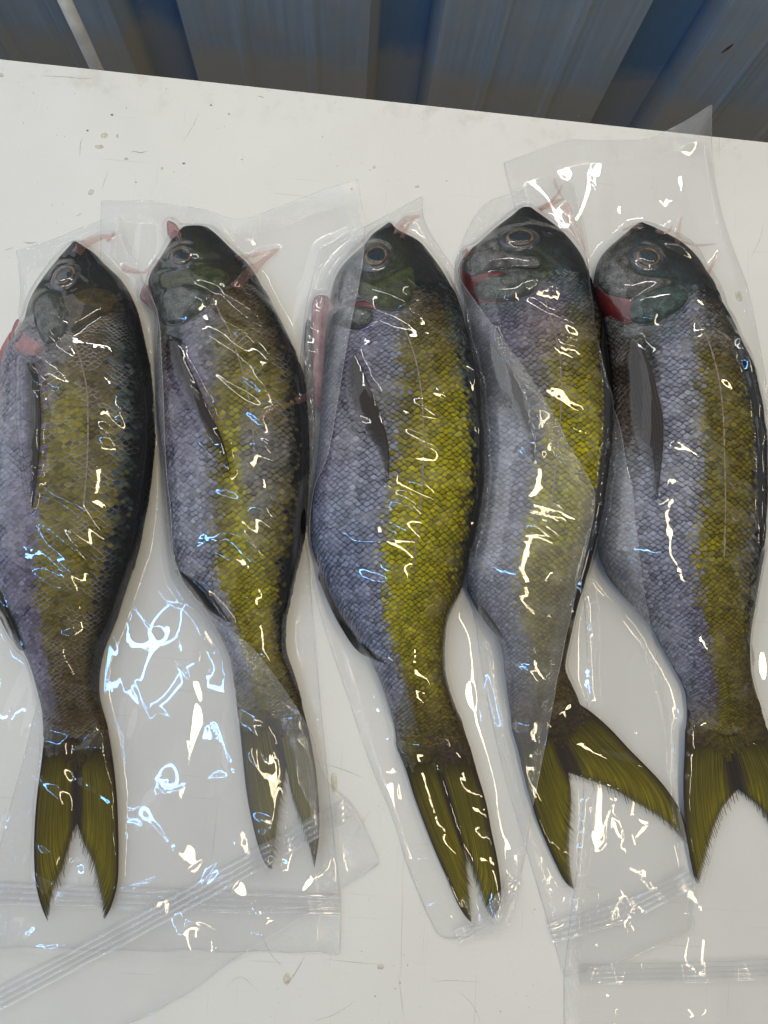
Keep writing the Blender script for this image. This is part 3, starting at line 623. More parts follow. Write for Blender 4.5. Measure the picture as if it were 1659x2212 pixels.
# one scale, built once: rounded free edge to +y, tucked under at -y
def scale_mesh():
    rows = [(-.95, .46, -.12), (-.1, .56, .02), (.42, .55, .10), (.78, .42, .14), (1.0, .17, .15)]
    V, E = [], []
    tipd = [0, 0, .22, .60, 1.0]; sidd = [.3, .75, 1, 1, 1]
    for ri_, (y, w, z) in enumerate(rows):
        for x in (-1, -.5, 0, .5, 1):
            V.append((x*w, y-.10*(x*x)*(1 if y > .3 else .3), z+.10*(1-x*x)-.02)); E.append(1-(1-tipd[ri_])*(1-sidd[ri_]*abs(x)**2.2))
    F = gridfaces(5, 5).tolist()
    rimv = [4+5*i for i in range(1, 5)]+[22+1, 22, 21]+[5*i for i in range(4, 0, -1)]
    rimv = [9, 14, 19, 24, 23, 22, 21, 20, 15, 10, 5]
    base = len(V)
    for r in rimv:
        x, y, z = V[r]; V.append((x*1.02, y*1.01, z-.14)); E.append(1.0)
    for i in range(len(rimv)-1):
        F.append([rimv[i], rimv[i+1], base+i+1, base+i])
    return np.array(V), F, np.array(E)
SV, SF, SE = scale_mesh()
SFa = SF
sme = bpy.data.meshes.new('scale'); sme.from_pydata(SV.tolist(), [], SFa)
sme.polygons.foreach_set('use_smooth', [True]*len(sme.polygons))
_a = sme.attributes.new('edge', 'FLOAT', 'POINT'); _a.data.foreach_set('value', SE.astype(np.float32)); sme.materials.append(M_SC1)

def color_at(fd, y, f, jit):
    """palette lookup: y photo row, f fraction across the flank"""
    rows = fd['cols']; ys = np.array([r[0] for r in rows])
    out = []
    for st in [r[1] for r in rows]:
        fs = [s[0] for s in st]; cs = np.array([PAL[s[1]] for s in st])
        out.append(np.stack([np.interp(f, fs, cs[:, k]) for k in range(3)], -1))
    out = np.array(out)                               # rows,n,3
    i = np.clip(np.searchsorted(ys, y)-1, 0, len(ys)-2)
    a = np.clip((y-ys[i])/(ys[i+1]-ys[i]), 0, 1)[:, None]
    n = np.arange(len(y))
    return (out[i, n]*(1-a)+out[i+1, n]*a)*jit[:, None]*.72

HF = []           # per-fish height fields
ZBASE = .0035
NZ1 = noise2(.02, .02, 0, 91); NZ2 = noise2(.007, .007, 0, 92)
fish_objs = []
for k, fd in enumerate(FISH):
    nr, nc = 240, 61
    Ll = np.array(fd['left'], float); Rr = np.array(fd['right'], float)
    y0, y1 = max(Ll[0, 1], Rr[0, 1]), min(Ll[-1, 1], Rr[-1, 1])
    ys = np.linspace(0, 1, nr); ys = y0+(y1-y0)*(ys*.9+.1*ys**1.0)
    def prof_(P):
        S = spline(P, 400); o = np.argsort(S[:, 1]); v = np.interp(ys, S[o, 1], S[o, 0])
        for _ in range(3): v[1:-1] = (v[:-2]+2*v[1:-1]+v[2:])/4
        return v
    xl, xr = prof_(Ll), prof_(Rr)
    wpx = (xr-xl); wm = wpx.max()*CAMH*.95/FPX
    s = (ys-y0)/(y1-y0)
    T = .37*np.sqrt(wpx*CAMH*.95/FPX*wm)*.55+.37*wpx*CAMH*.95/FPX*.45
    T = np.maximum(T, .012)*(.62+.38*smooth01(s, 0, .22))
    T = T*(1-.72*smooth01(s, .87, 1.0))
    for _ in range(12): T[1:-1] = (T[:-2]+2*T[1:-1]+T[2:])/4
    zs = ZBASE+T*.11
    A = ray_xy(np.stack([xl, ys], 1), zs); B = ray_xy(np.stack([xr, ys], 1), zs)
    f = .5-.5*np.cos(np.linspace(0, np.pi, nc))
    h = np.maximum(1-np.abs(2*f-1)**2.5, 0)**(1/2.1)
    P = A[:, None]*(1-f)[None, :, None]+B[:, None]*f[None, :, None]
    top = zs[:, None]+(ZBASE+T-zs)[:, None]*h[None]
    bot = zs[:, None]-(zs-ZBASE)[:, None]*h[None]**.8
    # gentle unevenness of flesh
    TOP = np.concatenate([P, top[..., None]], -1)
    TOP[..., 2] += .0001*gsample(NZ1, P)*h[None]
    BOT = np.concatenate([P, bot[..., None]], -1)[:, 1:-1][:, ::-1]
    ring = np.concatenate([TOP, BOT], 1); nring = ring.shape[1]
    V = ring.reshape(-1, 3); F = gridfaces(nr, nring, wrap=True).tolist()
    F += [list(range(nring)), list(range(len(V)-nring, len(V)))[::-1]]
    Y = np.repeat(ys, nring); Fr = np.tile(np.r_[f, f[1:-1][::-1]], nr)
    jit = 1+.16*gsample(NZ2, V[:, :2])
    C = color_at(fd, Y, np.clip(Fr+.04*smooth01(Fr, .7, .9)+fd.get('sh', .05)*np.sin(np.pi*Fr), 0, 1), np.clip(jit, .5, 1.6))
    body_dim = np.where(Y > fd['head'], .28, 1.0)      # bare skin between the scales is set darker
    C = C*body_dim[:, None]
    mid = nr//2
    root = thing('whole_fish', (TOP[mid, nc//2, 0], TOP[mid, nc//2, 1], ZBASE), fd['label'], 'fish', 'fish sealed in clear bags')
    fish_objs.append(root)
    add('body', V, F, M_HEAD, root, attrs={'col': ('FLOAT_COLOR', np.c_[C, np.ones(len(C))])})
    H = np.zeros((NY, NX)); splat(H, dense(TOP, 3))
    # ---- scales, laid out by arc length from the flank axis
    ax = TOP[:, nc//2]; sl = np.r_[0, np.cumsum(np.linalg.norm(np.diff(ax, axis=0), axis=1))]
    i0 = int(np.searchsorted(ys, fd['head']))-14
    pos, up, tan, colr, size = [], [], [], [], []
    arc = np.concatenate([np.zeros((nr, 1)), np.cumsum(np.linalg.norm(np.diff(TOP, axis=1), axis=2), axis=1)], 1)
    sc = sl[i0]; ri = 0
    dU = np.gradient(TOP, axis=0); dV = np.gradient(TOP, axis=1)
    NRM = np.cross(dU, dV); NRM /= np.linalg.norm(NRM, axis=2)[..., None]+1e-12
    NRM *= np.sign(NRM[..., 2:3])
    while sc < sl[-1]-.002:
        g = np.interp(sc, sl, np.arange(nr)); i = int(min(g, nr-2)); a = g-i
        frac = sc/sl[-1]
        d = .0050*(1-.36*smooth01(frac, .55, 1.0))*(.70+.30*smooth01(frac, .2, .36))
        Ltot = arc[i, -1]; c0 = arc[i, nc//2]
        js = np.arange(-30, 31)+(.5 if ri % 2 else 0)
        u = c0+js*d; u = u[(u > .0035) & (u < Ltot-.0035)]
        cj = np.interp(u, arc[i], np.arange(nc)); j = np.minimum(cj.astype(int), nc-2); b = cj-j
        def samp(Q):
            return (Q[i, j]*(1-b)[:, None]+Q[i, j+1]*b[:, None])*(1-a)+(Q[i+1, j]*(1-b)[:, None]+Q[i+1, j+1]*b[:, None])*a
        fr = f[j]*(1-b)+f[j+1]*b
        # the shoulder edge follows the gill cover: fewer scales toward the belly near the head
        keep = np.ones(len(u), bool)
        if frac < .36: keep = sc > sl[i0]+.018*np.clip(1-fr*1.25, 0, 1)
        p = samp(TOP)[keep]; nn = samp(NRM)[keep]; tt = samp(dU)[keep]; fr = fr[keep]
        yy = np.full(len(fr), ys[i]*(1-a)+ys[i+1]*a)
        jt = np.clip(1+.21*rng.standard_normal(len(fr)), .55, 1.5)*np.clip(1+.05*gsample(NZ1, p[:, :2]), .6, 1.4)
        if len(fr):
            fq = fr+.04*smooth01(fr, .7, .9)+fd.get('sh', .05)*np.sin(np.pi*fr)
            cc = color_at(fd, yy+rng.normal(0, 12, len(fr)), np.clip(fq+.008*gsample(NZ1, p[:, :2])+rng.normal(0, .026, len(fr)), 0, 1), jt)
            rim = np.clip(fd['rim']+.26*gsample(NZ1, p[:, :2])+.16*rng.standard_normal(len(fr)), 0, 1)*np.clip((.93-fr)/.1, 0, 1)
            pos.append(p); up.append(nn); tan.append(tt); cc = cc*(1-.30*smooth01(gsample(NZ2, p[:, :2]), .8, 2.2))[:, None]; colr.append(np.c_[cc, rim]); size.append(np.full(len(fr), d))
        sc += d*.375; ri += 1
    pos = np.vstack(pos); up = np.vstack(up); tan = np.vstack(tan); colr = np.vstack(colr); size = np.concatenate(size)
    up /= np.linalg.norm(up, axis=1)[:, None]
    tan = tan-up*np.sum(tan*up, 1)[:, None]; tan /= np.linalg.norm(tan, axis=1)[:, None]
    rot = rng.normal(0, .10, len(tan)); side = np.cross(tan, up)
    pos = pos+tan*(size*rng.normal(0, .075, len(size)))[:, None]+side*(size*rng.normal(0, .06, len(size)))[:, None]; size = size*rng.uniform(.93, 1.09, len(size))
    tan = tan*np.cos(rot)[:, None]+side*np.sin(rot)[:, None]; side = np.cross(tan, up)
    # the ones that show largest: high on the flank and facing the lens
    mpx = (pos[:, :2]-root.location[:2])
    score = size/.0050*up[:, 2]*(1+pos[:, 2]*3)
    order = np.argsort(-score); big = np.sort(order[:300]); rest = np.sort(order[300:])
    for i in big:
        o = bpy.data.objects.new('scale', sme); COL.objects.link(o); o.parent = root
        w = size[i]*1.06; tilt = random.gauss(0, .05)
        Mx = Matrix(((side[i, 0]*w, tan[i, 0]*w*.70, up[i, 0]*w, pos[i, 0]-root.location[0]+up[i, 0]*.0001),
                     (side[i, 1]*w, tan[i, 1]*w*.70, up[i, 1]*w, pos[i, 1]-root.location[1]+up[i, 1]*.0001),
                     (side[i, 2]*w, tan[i, 2]*w*.70, up[i, 2]*w, pos[i, 2]-root.location[2]+up[i, 2]*.0001), (0, 0, 0, 1)))
        o.matrix_local = Mx
        o.color = [float(max(0, c)) for c in colr[i]]
    w = size[rest]*1.06
    VV = (pos[rest]+up[rest]*.0001)[:, None]+(SV[None, :, 0, None]*side[rest][:, None]+SV[None, :, 1, None]*.70*tan[rest][:, None]+SV[None, :, 2, None]*up[rest][:, None])*w[:, None, None]
    ns = len(SV)
    FFa = [[v+m*ns for v in fc] for m in range(len(rest)) for fc in SFa]
    add('scale_coat', VV.reshape(-1, 3), FFa, M_SCM, root, kind='stuff',
        attrs={'col': ('FLOAT_COLOR', np.repeat(colr[rest], ns, 0)), 'edge': ('FLOAT', np.tile(SE, len(rest)))})
    Hb = blur(H, 2); SCN = (pos, up, tan)
    # ---- tail fin: two lobes, rays run from the root to the ragged trailing edge
    tcrop, td = fd['tail']
    pedz = ZBASE+T[-1]*.85
    cf = thing  # noqa
    caud = None
    for side_, (oc, ic) in enumerate((('lo', 'li'), ('ro', 'ri'))):
        O = spline(q(tcrop, td[oc]), 60); I = spline(q(tcrop, td[ic]), 60); cb = q(tcrop, [td['cb']])[0]
        nu, nv = 45, 46
        u = np.linspace(0, 1, nu); v = np.linspace(0, 1, nv)
        def at(Q, t): 
            x = t*(len(Q)-1); i = np.minimum(x.astype(int), len(Q)-2); return Q[i]*(1-(x-i))[:, None]+Q[i+1]*(x-i)[:, None]
        base0 = O[0]; tip = O[-1]; notch = I[0]
        Eo = at(O, v); Et = at(I, 1-u)                     # outer edge, trailing edge (tip->notch)
        Ec = cb+(notch-cb)*v[:, None]; Eb = base0+(cb-base0)*u[:, None]
        uu, vv = u[None, :, None], v[:, None, None]
        G = (1-uu)*Eo[:, None]+uu*Ec[:, None]+(1-vv)*Eb[None]+vv*Et[None]-((1-uu)*(1-vv)*base0+uu*(1-vv)*cb+(1-uu)*vv*tip+uu*vv*notch)
        zz = (pedz*(1-v)+.0055*v)[:, None]+.0004*np.sin(u*2*np.pi*15)[None]+.0016*np.sin(np.pi*u)[None]*(1-v)[:, None]
        zz = zz-.003*(u[None]**3)*(.3+.7*(1-v)[:, None])
        XY = ray_xy(G, zz); X = np.concatenate([XY, zz[..., None]], -1)
        dk = np.clip(1.0-(1-np.exp(-((u)/.10)))*.75, 0, 1)[None]*np.ones((nv, 1))       # dark leading margin
        dk = np.maximum(dk, .8*smooth01(v, .78, 1.0)[:, None]*np.ones((1, nu))*(.3+.7*u[None]))
        dk = np.maximum(dk, .95*(smooth01(u, .72, .95)[None]*smooth01(v, .1, .4)[:, None]))
        cy_ = PAL['oly']*(.38+(1.25 if k == 2 else .75)*smooth01(v, .35, 1.0))[:, None, None]; cd_ = srgb(46, 36, 40)
        CC = cy_*(1-.75*(1-smooth01(v, .02, .22)))[:, None, None]*(1-dk[..., None])+cd_*dk[..., None]
        CC = CC*(1-.30*(np.sin(u*2*np.pi*15+2.5*np.sin(u*9+k))**2))[None, :, None]
        al = np.ones((nv, nu)); al[-1] = .25; al[-2] = .55; al[-3] = .85
        bt = X.copy(); bt[..., 2] -= .0006
        Vt = np.vstack([X.reshape(-1, 3), bt.reshape(-1, 3)])
        Ft = gridfaces(nv, nu).tolist()+[f_[::-1] for f_ in gridfaces(nv, nu, nu*nv).tolist()]
        Cc = np.c_[CC.reshape(-1, 3), al.ravel()]
        uvt = np.stack(np.broadcast_arrays(u[None]+side_*3.3+k*7, v[:, None]), -1).reshape(-1, 2)
        lobe = add('tail_fin', Vt, Ft, M_TAIL, root, attrs={'col': ('FLOAT_COLOR', np.vstack([Cc, Cc]))}, uv=np.vstack([uvt, uvt]))
        splat(H, dense(X, 3))
        # fin rays: raised ribs running past the membrane as a ragged fringe
        nray = 30
        for rI in range(nray):
            ur = min(.995, max(.004, (rI+.6+rng.uniform(-.35, .35))/nray))
            col_ = ur*(nu-1); j = int(min(col_, nu-2)); b = col_-j
            line = X[:, j]*(1-b)+X[:, j+1]*b
            vi = np.linspace(.10, 1, 14); ii = vi*(nv-1); i_ = np.minimum(ii.astype(int), nv-2)
            ln = line[i_]*(1-(ii-i_))[:, None]+line[i_+1]*(ii-i_)[:, None]
            ext = ln[-1]-ln[-2]; ext /= np.linalg.norm(ext)+1e-9
            e_ = ext*rng.uniform(.0015, .0065)*(.2+.8*min(1, ur*2.5)); e_[2] = 0
            ln = np.vstack([ln, ln[-1]+e_*.5, ln[-1]+e_])
            ln[:, 2] += .00015
            tg = np.gradient(ln, axis=0); nx_ = np.stack([-tg[:, 1], tg[:, 0]], 1); nx_ /= np.linalg.norm(nx_, axis=1)[:, None]+1e-9
            ww = np.interp(np.linspace(0, 1, 16), [0, .2, .85, 1], [.0002, .0004, .0003, .00004])*rng.uniform(.5, 1.2)
            a_ = ln.copy(); a_[:, :2] += nx_*ww[:, None]; b_ = ln.copy(); b_[:, :2] -= nx_*ww[:, None]
            t_ = ln.copy(); t_[:, 2] += .00035; a_[:, 2] -= .0002; b_[:, 2] -= .0002
            Vr = np.vstack([a_, t_, b_]); Fr_ = gridfaces(3, 16).tolist()
            mixd = min(1, dk[nv//2, j]*.9+.1); cr = (PAL['oly']*.70*(1-mixd)+srgb(50, 40, 42)*mixd)*rng.uniform(.8, 1.2)
            crs = np.tile(cr, (16, 1)); crs[:4] *= np.linspace(.35, 1, 4)[:, None]; crs[12:] = crs[12:]*.5+srgb(50, 42, 46)*.5
            crs = np.tile(crs, (3, 1))
            add('fin_ray', Vr, Fr_, M_FIN, lobe, attrs={'col': ('FLOAT_COLOR', np.c_[crs, np.ones(len(crs))])}, uv=np.c_[np.linspace(0, 1, 48), np.full(48, rI)])
    # small scales running out raggedly over the root of the tail fin
    Hb2 = blur(H, 1); VV, CV, EV, FFa = [], [], [], []
    bl, br = q(tcrop, [td['lo'][0]])[0], q(tcrop, [td['ro'][0]])[0]; cbp = q(tcrop, [td['cb']])[0]
    nb = q(tcrop, [td['li'][0]])[0]
    for t_ in np.arange(.04, .97, .034):
        basep = (bl*(1-t_*2)+cbp*t_*2) if t_ < .5 else (cbp*(2-t_*2)+br*(t_*2-1))
        outd = (q(tcrop, [td['lo'][2]])[0]-bl)*(1-t_)+(q(tcrop, [td['ro'][2]])[0]-br)*t_
        outd /= np.linalg.norm(outd)
        run = rng.uniform(14, 44)*(1.3-.5*np.sin(np.pi*2*t_)**2)
        for m in np.arange(-12, run, 6.0):
            P3 = hit((basep+outd*(m+rng.uniform(-2, 2)))[None], Hb2)[0]; P3[2] += .0004
            tw = ray_xy((basep+outd*(m+6))[None], P3[2])[0]-ray_xy((basep+outd*m)[None], P3[2])[0]
            tg_ = np.array([tw[0], tw[1], 0]); tg_ /= np.linalg.norm(tg_); sd_ = np.cross(tg_, [0, 0, 1.0])
            w_ = .0030*(1-.35*max(m, 0)/45)
            VV.append(P3+(SV[:, :1]*sd_+SV[:, 1:2]*.72*tg_+SV[:, 2:]*np.array([0, 0, 1.0]))*w_)
            cc_ = color_at(fd, np.array([ys[-1]]), np.array([t_]), np.array([rng.uniform(.4, .8)]))[0]
            CV.append(np.tile(np.r_[cc_, .08], (len(SV), 1))); EV.append(SE)
            FFa += [[v_+(len(VV)-1)*len(SV) for v_ in fc] for fc in SFa]
    add('tail_root_scales', np.vstack(VV), FFa, M_SCM, root, kind='stuff', attrs={'col': ('FLOAT_COLOR', np.vstack(CV)), 'edge': ('FLOAT', np.concatenate(EV))})
    splat(H, np.vstack(VV))
    # ---- generic draped pieces
    def fin_patch(name, crop, ea, eb, colname, alpha, lift, nu=57, nv=40, rays=True, dim=1.0):
        a_ = spline(q(crop, ea), nv); b_ = spline(q(crop, eb), nv)
        u = np.linspace(0, 1, nu)[None, :, None]
        G = a_[:, None]*(1-u)+b_[:, None]*u
        X = hit(G, blur(Hb, 3))
        X[..., 2] = np.maximum(X[..., 2], .006)+lift*np.sin(np.pi*np.clip(np.linspace(0.02, .98, nu), 0, 1))[None]**.5+.0025
        if rays: X[..., 2] += .00035*np.sin(np.linspace(0, 2*np.pi*11, nu))[None]
        c0 = PAL[colname]*dim*.42; ugr = np.linspace(0, 1, nu)[None]
        st = (.62+.60*np.sin(np.linspace(0, 2*np.pi*11, nu)))[None, :, None]*np.ones((nv, 1, 1)) if rays else np.ones((nv, nu, 1))
        CC = c0*st
        v = np.linspace(0, 1, nv)
        al = alpha*(1-.45*smooth01(v, .55, 1))[:, None]*np.ones((1, nu))*((.74-.26*np.sin(np.linspace(0, 2*np.pi*11, nu)))[None] if rays else 1)
        if rays: al = (.96-.22*smooth01(np.sin(np.linspace(0, 2*np.pi*11, nu)), .2, 1)[None])*(.12+.88*smooth01(ugr, .05, .6))*(1-.6*smooth01(v, .55, 1))[:, None]; al[:, 0] = .05
        al[0] = al[-1] = 0.1
        if rays: al[:, -6:] = np.maximum(al[:, -6:], .85)
        Cc = np.c_[CC.reshape(-1, 3), np.clip(al, 0, 1).ravel()]
        uvt = np.stack(np.broadcast_arrays(np.linspace(0, 1, nu)[None]+k, v[:, None]), -1).reshape(-1, 2)
        o = add(name, X.reshape(-1, 3), gridfaces(nv, nu), M_FIN, root, attrs={'col': ('FLOAT_COLOR', Cc)}, uv=uvt)
        splat(H, dense(X, 10)); return o
    def plate(name, crop, pts, mat, lift, colname=None, par=None, rimdrop=.0008):
        Bd = spline(q(crop, pts), 56, closed=True); c = Bd.mean(0)
        rs = np.array([0.001, .2, .4, .6, .75, .88, .95, 1.0])
        G = c+(Bd-c)[None]*rs[:, None, None]
        X = hit(G, Hb)
        X[..., 2] = np.maximum(X[..., 2], .006)+(lift*(1-rs**6)-rimdrop*(rs > .97))[:, None]+.0004
        CC = np.ones((len(rs), 56, 3))*(PAL[colname]*.95 if colname else np.array([.3, .1, .1]))
        CC = CC*np.clip(1+.3*gsample(NZ2, X[..., :2]), .4, 1.7)[..., None]
        o = add(name, X.reshape(-1, 3), gridfaces(len(rs), 56, wrap=True), mat, par or root,
                attrs={'col': ('FLOAT_COLOR', np.c_[CC.reshape(-1, 3), np.ones(CC.size//3)])})
        splat(H, dense(X, 3)); return o
    for crop, pts, nm in fd['flesh']:
        if nm == 'gray': plate('belly_flap', crop, pts, M_HEAD, .004, 'gry')
        else: plate('gill_membrane' if nm == 'red' else 'belly_membrane', crop, pts, M_RED if nm == 'red' else M_PINK, .0008)
    for (crop, pts, cn), nm in zip(fd['plates'], ('gill_cover', 'cheek')):
        plate(nm, crop, pts, M_HEAD, .0026 if nm == 'gill_cover' else .0020, cn)
    pc = fd['pect']; fin_patch('pectoral_fin', pc[0], pc[1], pc[2], pc[3], pc[4], .0003)
    an = fd['anal']; fin_patch('anal_fin', an[0], an[1], an[2], 'drk', 1.0, .002, nu=9, rays=False, dim=.8)
    ya, yb, wd = fd['dors']
    yy = np.linspace(ya, yb, 24); R_ = np.interp(yy, ys, xr)
    tap = np.minimum(1, np.minimum((yy-ya)/60+.1, (yb-yy)/90+.12))
    fin_patch('dorsal_fin', 'd', np.stack([R_-wd*1.3*tap, yy], 1), np.stack([R_+wd*.15*tap, yy], 1), 'drk', 1.0, .003, nu=9, nv=60, rays=False, dim=.7)
    for (crop, pts, cn), nm in zip(fd['plates'], ('gill_slit', 'cheek_fold')):
        Bd = spline(q(crop, pts), 56, closed=True); c = Bd.mean(0)
        low = Bd[(Bd[:, 1] > c[1]-.1*np.ptp(Bd[:, 1]))]
        o_ = np.argsort(np.arctan2(low[:, 0]-c[0], low[:, 1]-c[1])); low = spline(low[o_], 40)
        X = hit(low, Hb); X[:, 2] += .0006
        V, F = tubemesh(X, .0010*np.sin(np.linspace(.1, np.pi-.1, 40)), 6); add(nm, V, F, M_DARK, root)
    # lateral line
    lp = spline(q(fd['lat'][0], fd['lat'][1]), 70); X = hit(lp, Hb); X[:, 2] += .0011
    V, F = tubemesh(X, .0005*(1+.55*np.sin(np.arange(70)*2.1)+.3*rng.standard_normal(70)).clip(.25, 2), 7); add('lateral_line', V, F, M_LAT, root)
    # eye: socket, iris, pupil domes set into the cheek
    ec, ep, erx, ery, erot = fd['eye']
    e = hit(q(ec, [ep]), Hb)[0]; kx = (CAMH-e[2])/FPX
    # local slope
    gxs = (gsample(Hb, e[None, :2]+[[.006, 0]])-gsample(Hb, e[None, :2]-[[.006, 0]]))[0]/.012
    gys = (gsample(Hb, e[None, :2]+[[0, .006]])-gsample(Hb, e[None, :2]-[[0, .006]]))[0]/.012
    def dome(name, sc_, hgt, zoff, mat, par, ringin=0.0):
        rs = np.linspace(ringin if ringin else .001, 1, 9); th = np.linspace(0, 2*np.pi, 40, endpoint=False)
        x = erx*sc_*kx*np.cos(th)[None]*rs[:, None]; y = ery*sc_*kx*np.sin(th)[None]*rs[:, None]
        Xx = x*math.cos(erot)-y*math.sin(erot); Yy = x*math.sin(erot)+y*math.cos(erot)
        tt = (rs-ringin)/(1-ringin)
        hz = hgt*(np.sqrt(np.maximum(1-rs**2, 0)) if not ringin else np.sin(np.pi*tt)) 
        Zz = e[2]+zoff+hz[:, None]+np.clip(gxs, -.7, .7)*Xx+np.clip(gys, -.7, .7)*Yy
        X = np.stack([e[0]+Xx, e[1]+Yy, Zz], -1)
        o = add(name, X.reshape(-1, 3), gridfaces(9, 40, wrap=True), mat, par); splat(H, dense(X, 3)); return o
    eye = dome('eye', 1.5, .0026, -.0006, M_SOCK, root)
    dome('iris', 1.0, .0009, .0019, M_IRIS, eye, .78)
    dome('pupil', .84, .0010, .0019, M_PUPIL, eye)
    HF.append(H)

# ------------------------------------------------------------------ bags
def drape(O, iters, sag):
    z = O.copy()
    for _ in range(iters):
        P = np.pad(z, 1, mode='edge')
        a = (P[:-2, 1:-1]+P[2:, 1:-1]+P[1:-1, :-2]+P[1:-1, 2:])*.25-sag
        z = np.maximum(O, a)
    return z
def inpoly(poly):
    X, Y = np.meshgrid(gx, gy); ins = np.zeros(X.shape, bool)
    n = len(poly)
    for i in range(n):
        x1, y1 = poly[i]; x2, y2 = poly[(i+1) % n]
        if y1 == y2: continue
        c = ((Y < y1) != (Y < y2)) & (X < (x2-x1)*(Y-y1)/(y2-y1)+x1)
        ins ^= c
    return ins
BAGS = [
 dict(f=4, label='clear vacuum bag on the far right, its upper corner sticking past the table edge',
  top=[(1090, 350), (1170, 320), (1240, 302), (1330, 300), (1400, 297), (1470, 265), (1540, 222)],
  right=[(1540, 222), (1541, 330), (1565, 470), (1620, 640), (1665, 900), (1700, 1300), (1715, 1800), (1715, 2290)],
  bottom=[(1222, 2290), (1450, 2295), (1715, 2290)],
  left=[(1090, 350), (1170, 700), (1225, 1000), (1270, 1400), (1255, 1800), (1222, 2105), (1222, 2290)],
  zip=[((1250, 2103), (1480, 2098), (1714, 2090))], zw=20, lift=[((1540, 222), 45, .022)], dirn=1.62,
  pleats=[((1345, 497), (1368, 490), (1392, 492), .004), ((1415, 497), (1440, 503), (1452, 488), .004), ((1462, 530), (1466, 497), (1472, 468), .003), ((1470, 522), (1505, 530), (1548, 527), .0025), ((1527, 595), (1540, 570), (1549, 545), .003)]),
 dict(f=3, label='clear vacuum bag around the fish with the spread tail, second from right',
  top=[(985, 560), (1012, 490), (1050, 440), (1120, 410), (1190, 385), (1240, 395)],
  right=[(1240, 395), (1262, 480), (1283, 600), (1300, 700), (1318, 781), (1335, 887), (1356, 1014), (1366, 1050), (1381, 1205), (1402, 1333), (1438, 1500), (1458, 1600), (1467, 1726), (1490, 1847), (1499, 1905), (1503, 2010)],
  bottom=[(1222, 2112), (1370, 2070), (1503, 2010)],
  left=[(985, 560), (990, 800), (1005, 1100), (1035, 1400), (1085, 1650), (1150, 1873), (1186, 1994), (1222, 2112)],
  zip=[((1186, 2012), (1350, 1962), (1498, 1892))], zw=22, lift=[], dirn=1.75,
  pleats=[((1160, 452), (1190, 440), (1218, 430), .005), ((1165, 455), (1200, 425), (1215, 400), .003), ((1222, 440), (1245, 490), (1265, 545), .003), ((1000, 560), (1010, 545), (1025, 530), .003), ((1215, 445), (1228, 480), (1242, 512), .0025), ((1195, 388), (1205, 410), (1216, 430), .0022)]),
 dict(f=2, label='clear vacuum bag around the middle fish, its lower end curled narrow',
  top=[(690, 535), (785, 490), (850, 455), (912, 423)],
  right=[(912, 423), (915, 470), (940, 520), (972, 565), (1014, 633), (1086, 730), (1171, 853), (1230, 959), (1268, 1028), (1286, 1074), (1273, 1163), (1222, 1379), (1183, 1586), (1151, 1750), (1130, 1880), (1101, 2005)],
  bottom=[(923, 1977), (960, 2032), (1040, 2022), (1101, 2005)],
  left=[(690, 535), (655, 700), (640, 900), (650, 1100), (685, 1300), (750, 1500), (800, 1650), (850, 1772), (880, 1870), (923, 1977)],
  zip=[((985, 2022), (1060, 1975), (1112, 1895))], zw=16, lift=[((1101, 2005), 40, .008)], dirn=1.75,
  pleats=[((860, 507), (870, 478), (908, 466), .006), ((868, 515), (880, 490), (893, 474), .003)]),
 dict(f=1, label='clear vacuum bag with a tall flared top corner over the second and third fish',
  top=[(218, 432), (300, 432), (370, 440), (440, 450), (480, 465), (520, 470), (580, 455), (680, 415), (773, 388)],
  right=[(773, 388), (787, 530), (748, 750), (710, 972), (677, 1061), (668, 1205), (690, 1500), (715, 1750), (735, 1940), (735, 2062)],
  bottom=[(-40, 2050), (350, 2056), (735, 2062)],
  left=[(218, 432), (205, 800), (150, 1200), (60, 1600), (-20, 1900), (-40, 2050)],
  zip=[((-30, 1925), (350, 1940), (735, 1952))], zw=22, lift=[((773, 388), 60, .014), ((520, 470), 35, .006)], dirn=1.6,
  pleats=[((368, 497), (385, 505), (392, 528), .004), ((505, 622), (560, 570), (602, 538), .006), ((510, 557), (555, 550), (600, 537), .004), ((318, 590), (332, 568), (350, 562), .005), ((640, 868), (665, 856), (690, 852), .004), ((565, 905), (600, 880), (645, 870), .003)]),
 dict(f=0, label='clear vacuum bag at the far left, its diagonal zip crossing the neighbouring tail',
  top=[(35, 541), (105, 518), (150, 500), (220, 474), (258, 466)],
  right=[(258, 466), (305, 596), (340, 677), (350, 804), (358, 1000), (368, 1100), (382, 1225), (450, 1324), (552, 1409), (662, 1566), (702, 1680), (765, 1745), (822, 1865)],
  bottom=[(-70, 2400), (361, 2171), (517, 2068), (683, 1961), (822, 1865)],
  left=[(35, 541), (42, 640), (18, 760), (-30, 1000), (-70, 1300), (-75, 1700), (-70, 2400)],
  zip=[((-20, 2165), (360, 1962), (757, 1742))], zw=22, lift=[], dirn=1.5,
  pleats=[((165, 548), (190, 522), (250, 505), .006), ((265, 578), (290, 586), (318, 590), .004), ((230, 520), (240, 512), (246, 500), .003)]),
]
Zc = np.zeros((NY, NX))
X_, Y_ = np.meshgrid(gx, gy)
def polyline_dist(P):
    D = np.full((NY, NX), 9.0); Tm = np.zeros((NY, NX)); n = len(P)-1
    for i in range(n):
        a, b = P[i], P[i+1]; d = b-a; l2 = (d**2).sum()+1e-12
        t = np.clip(((X_-a[0])*d[0]+(Y_-a[1])*d[1])/l2, 0, 1)
        dd = np.hypot(X_-a[0]-t*d[0], Y_-a[1]-t*d[1])
        m = dd < D; D[m] = dd[m]; Tm[m] = ((i+t)/n)[m]
    return D, Tm
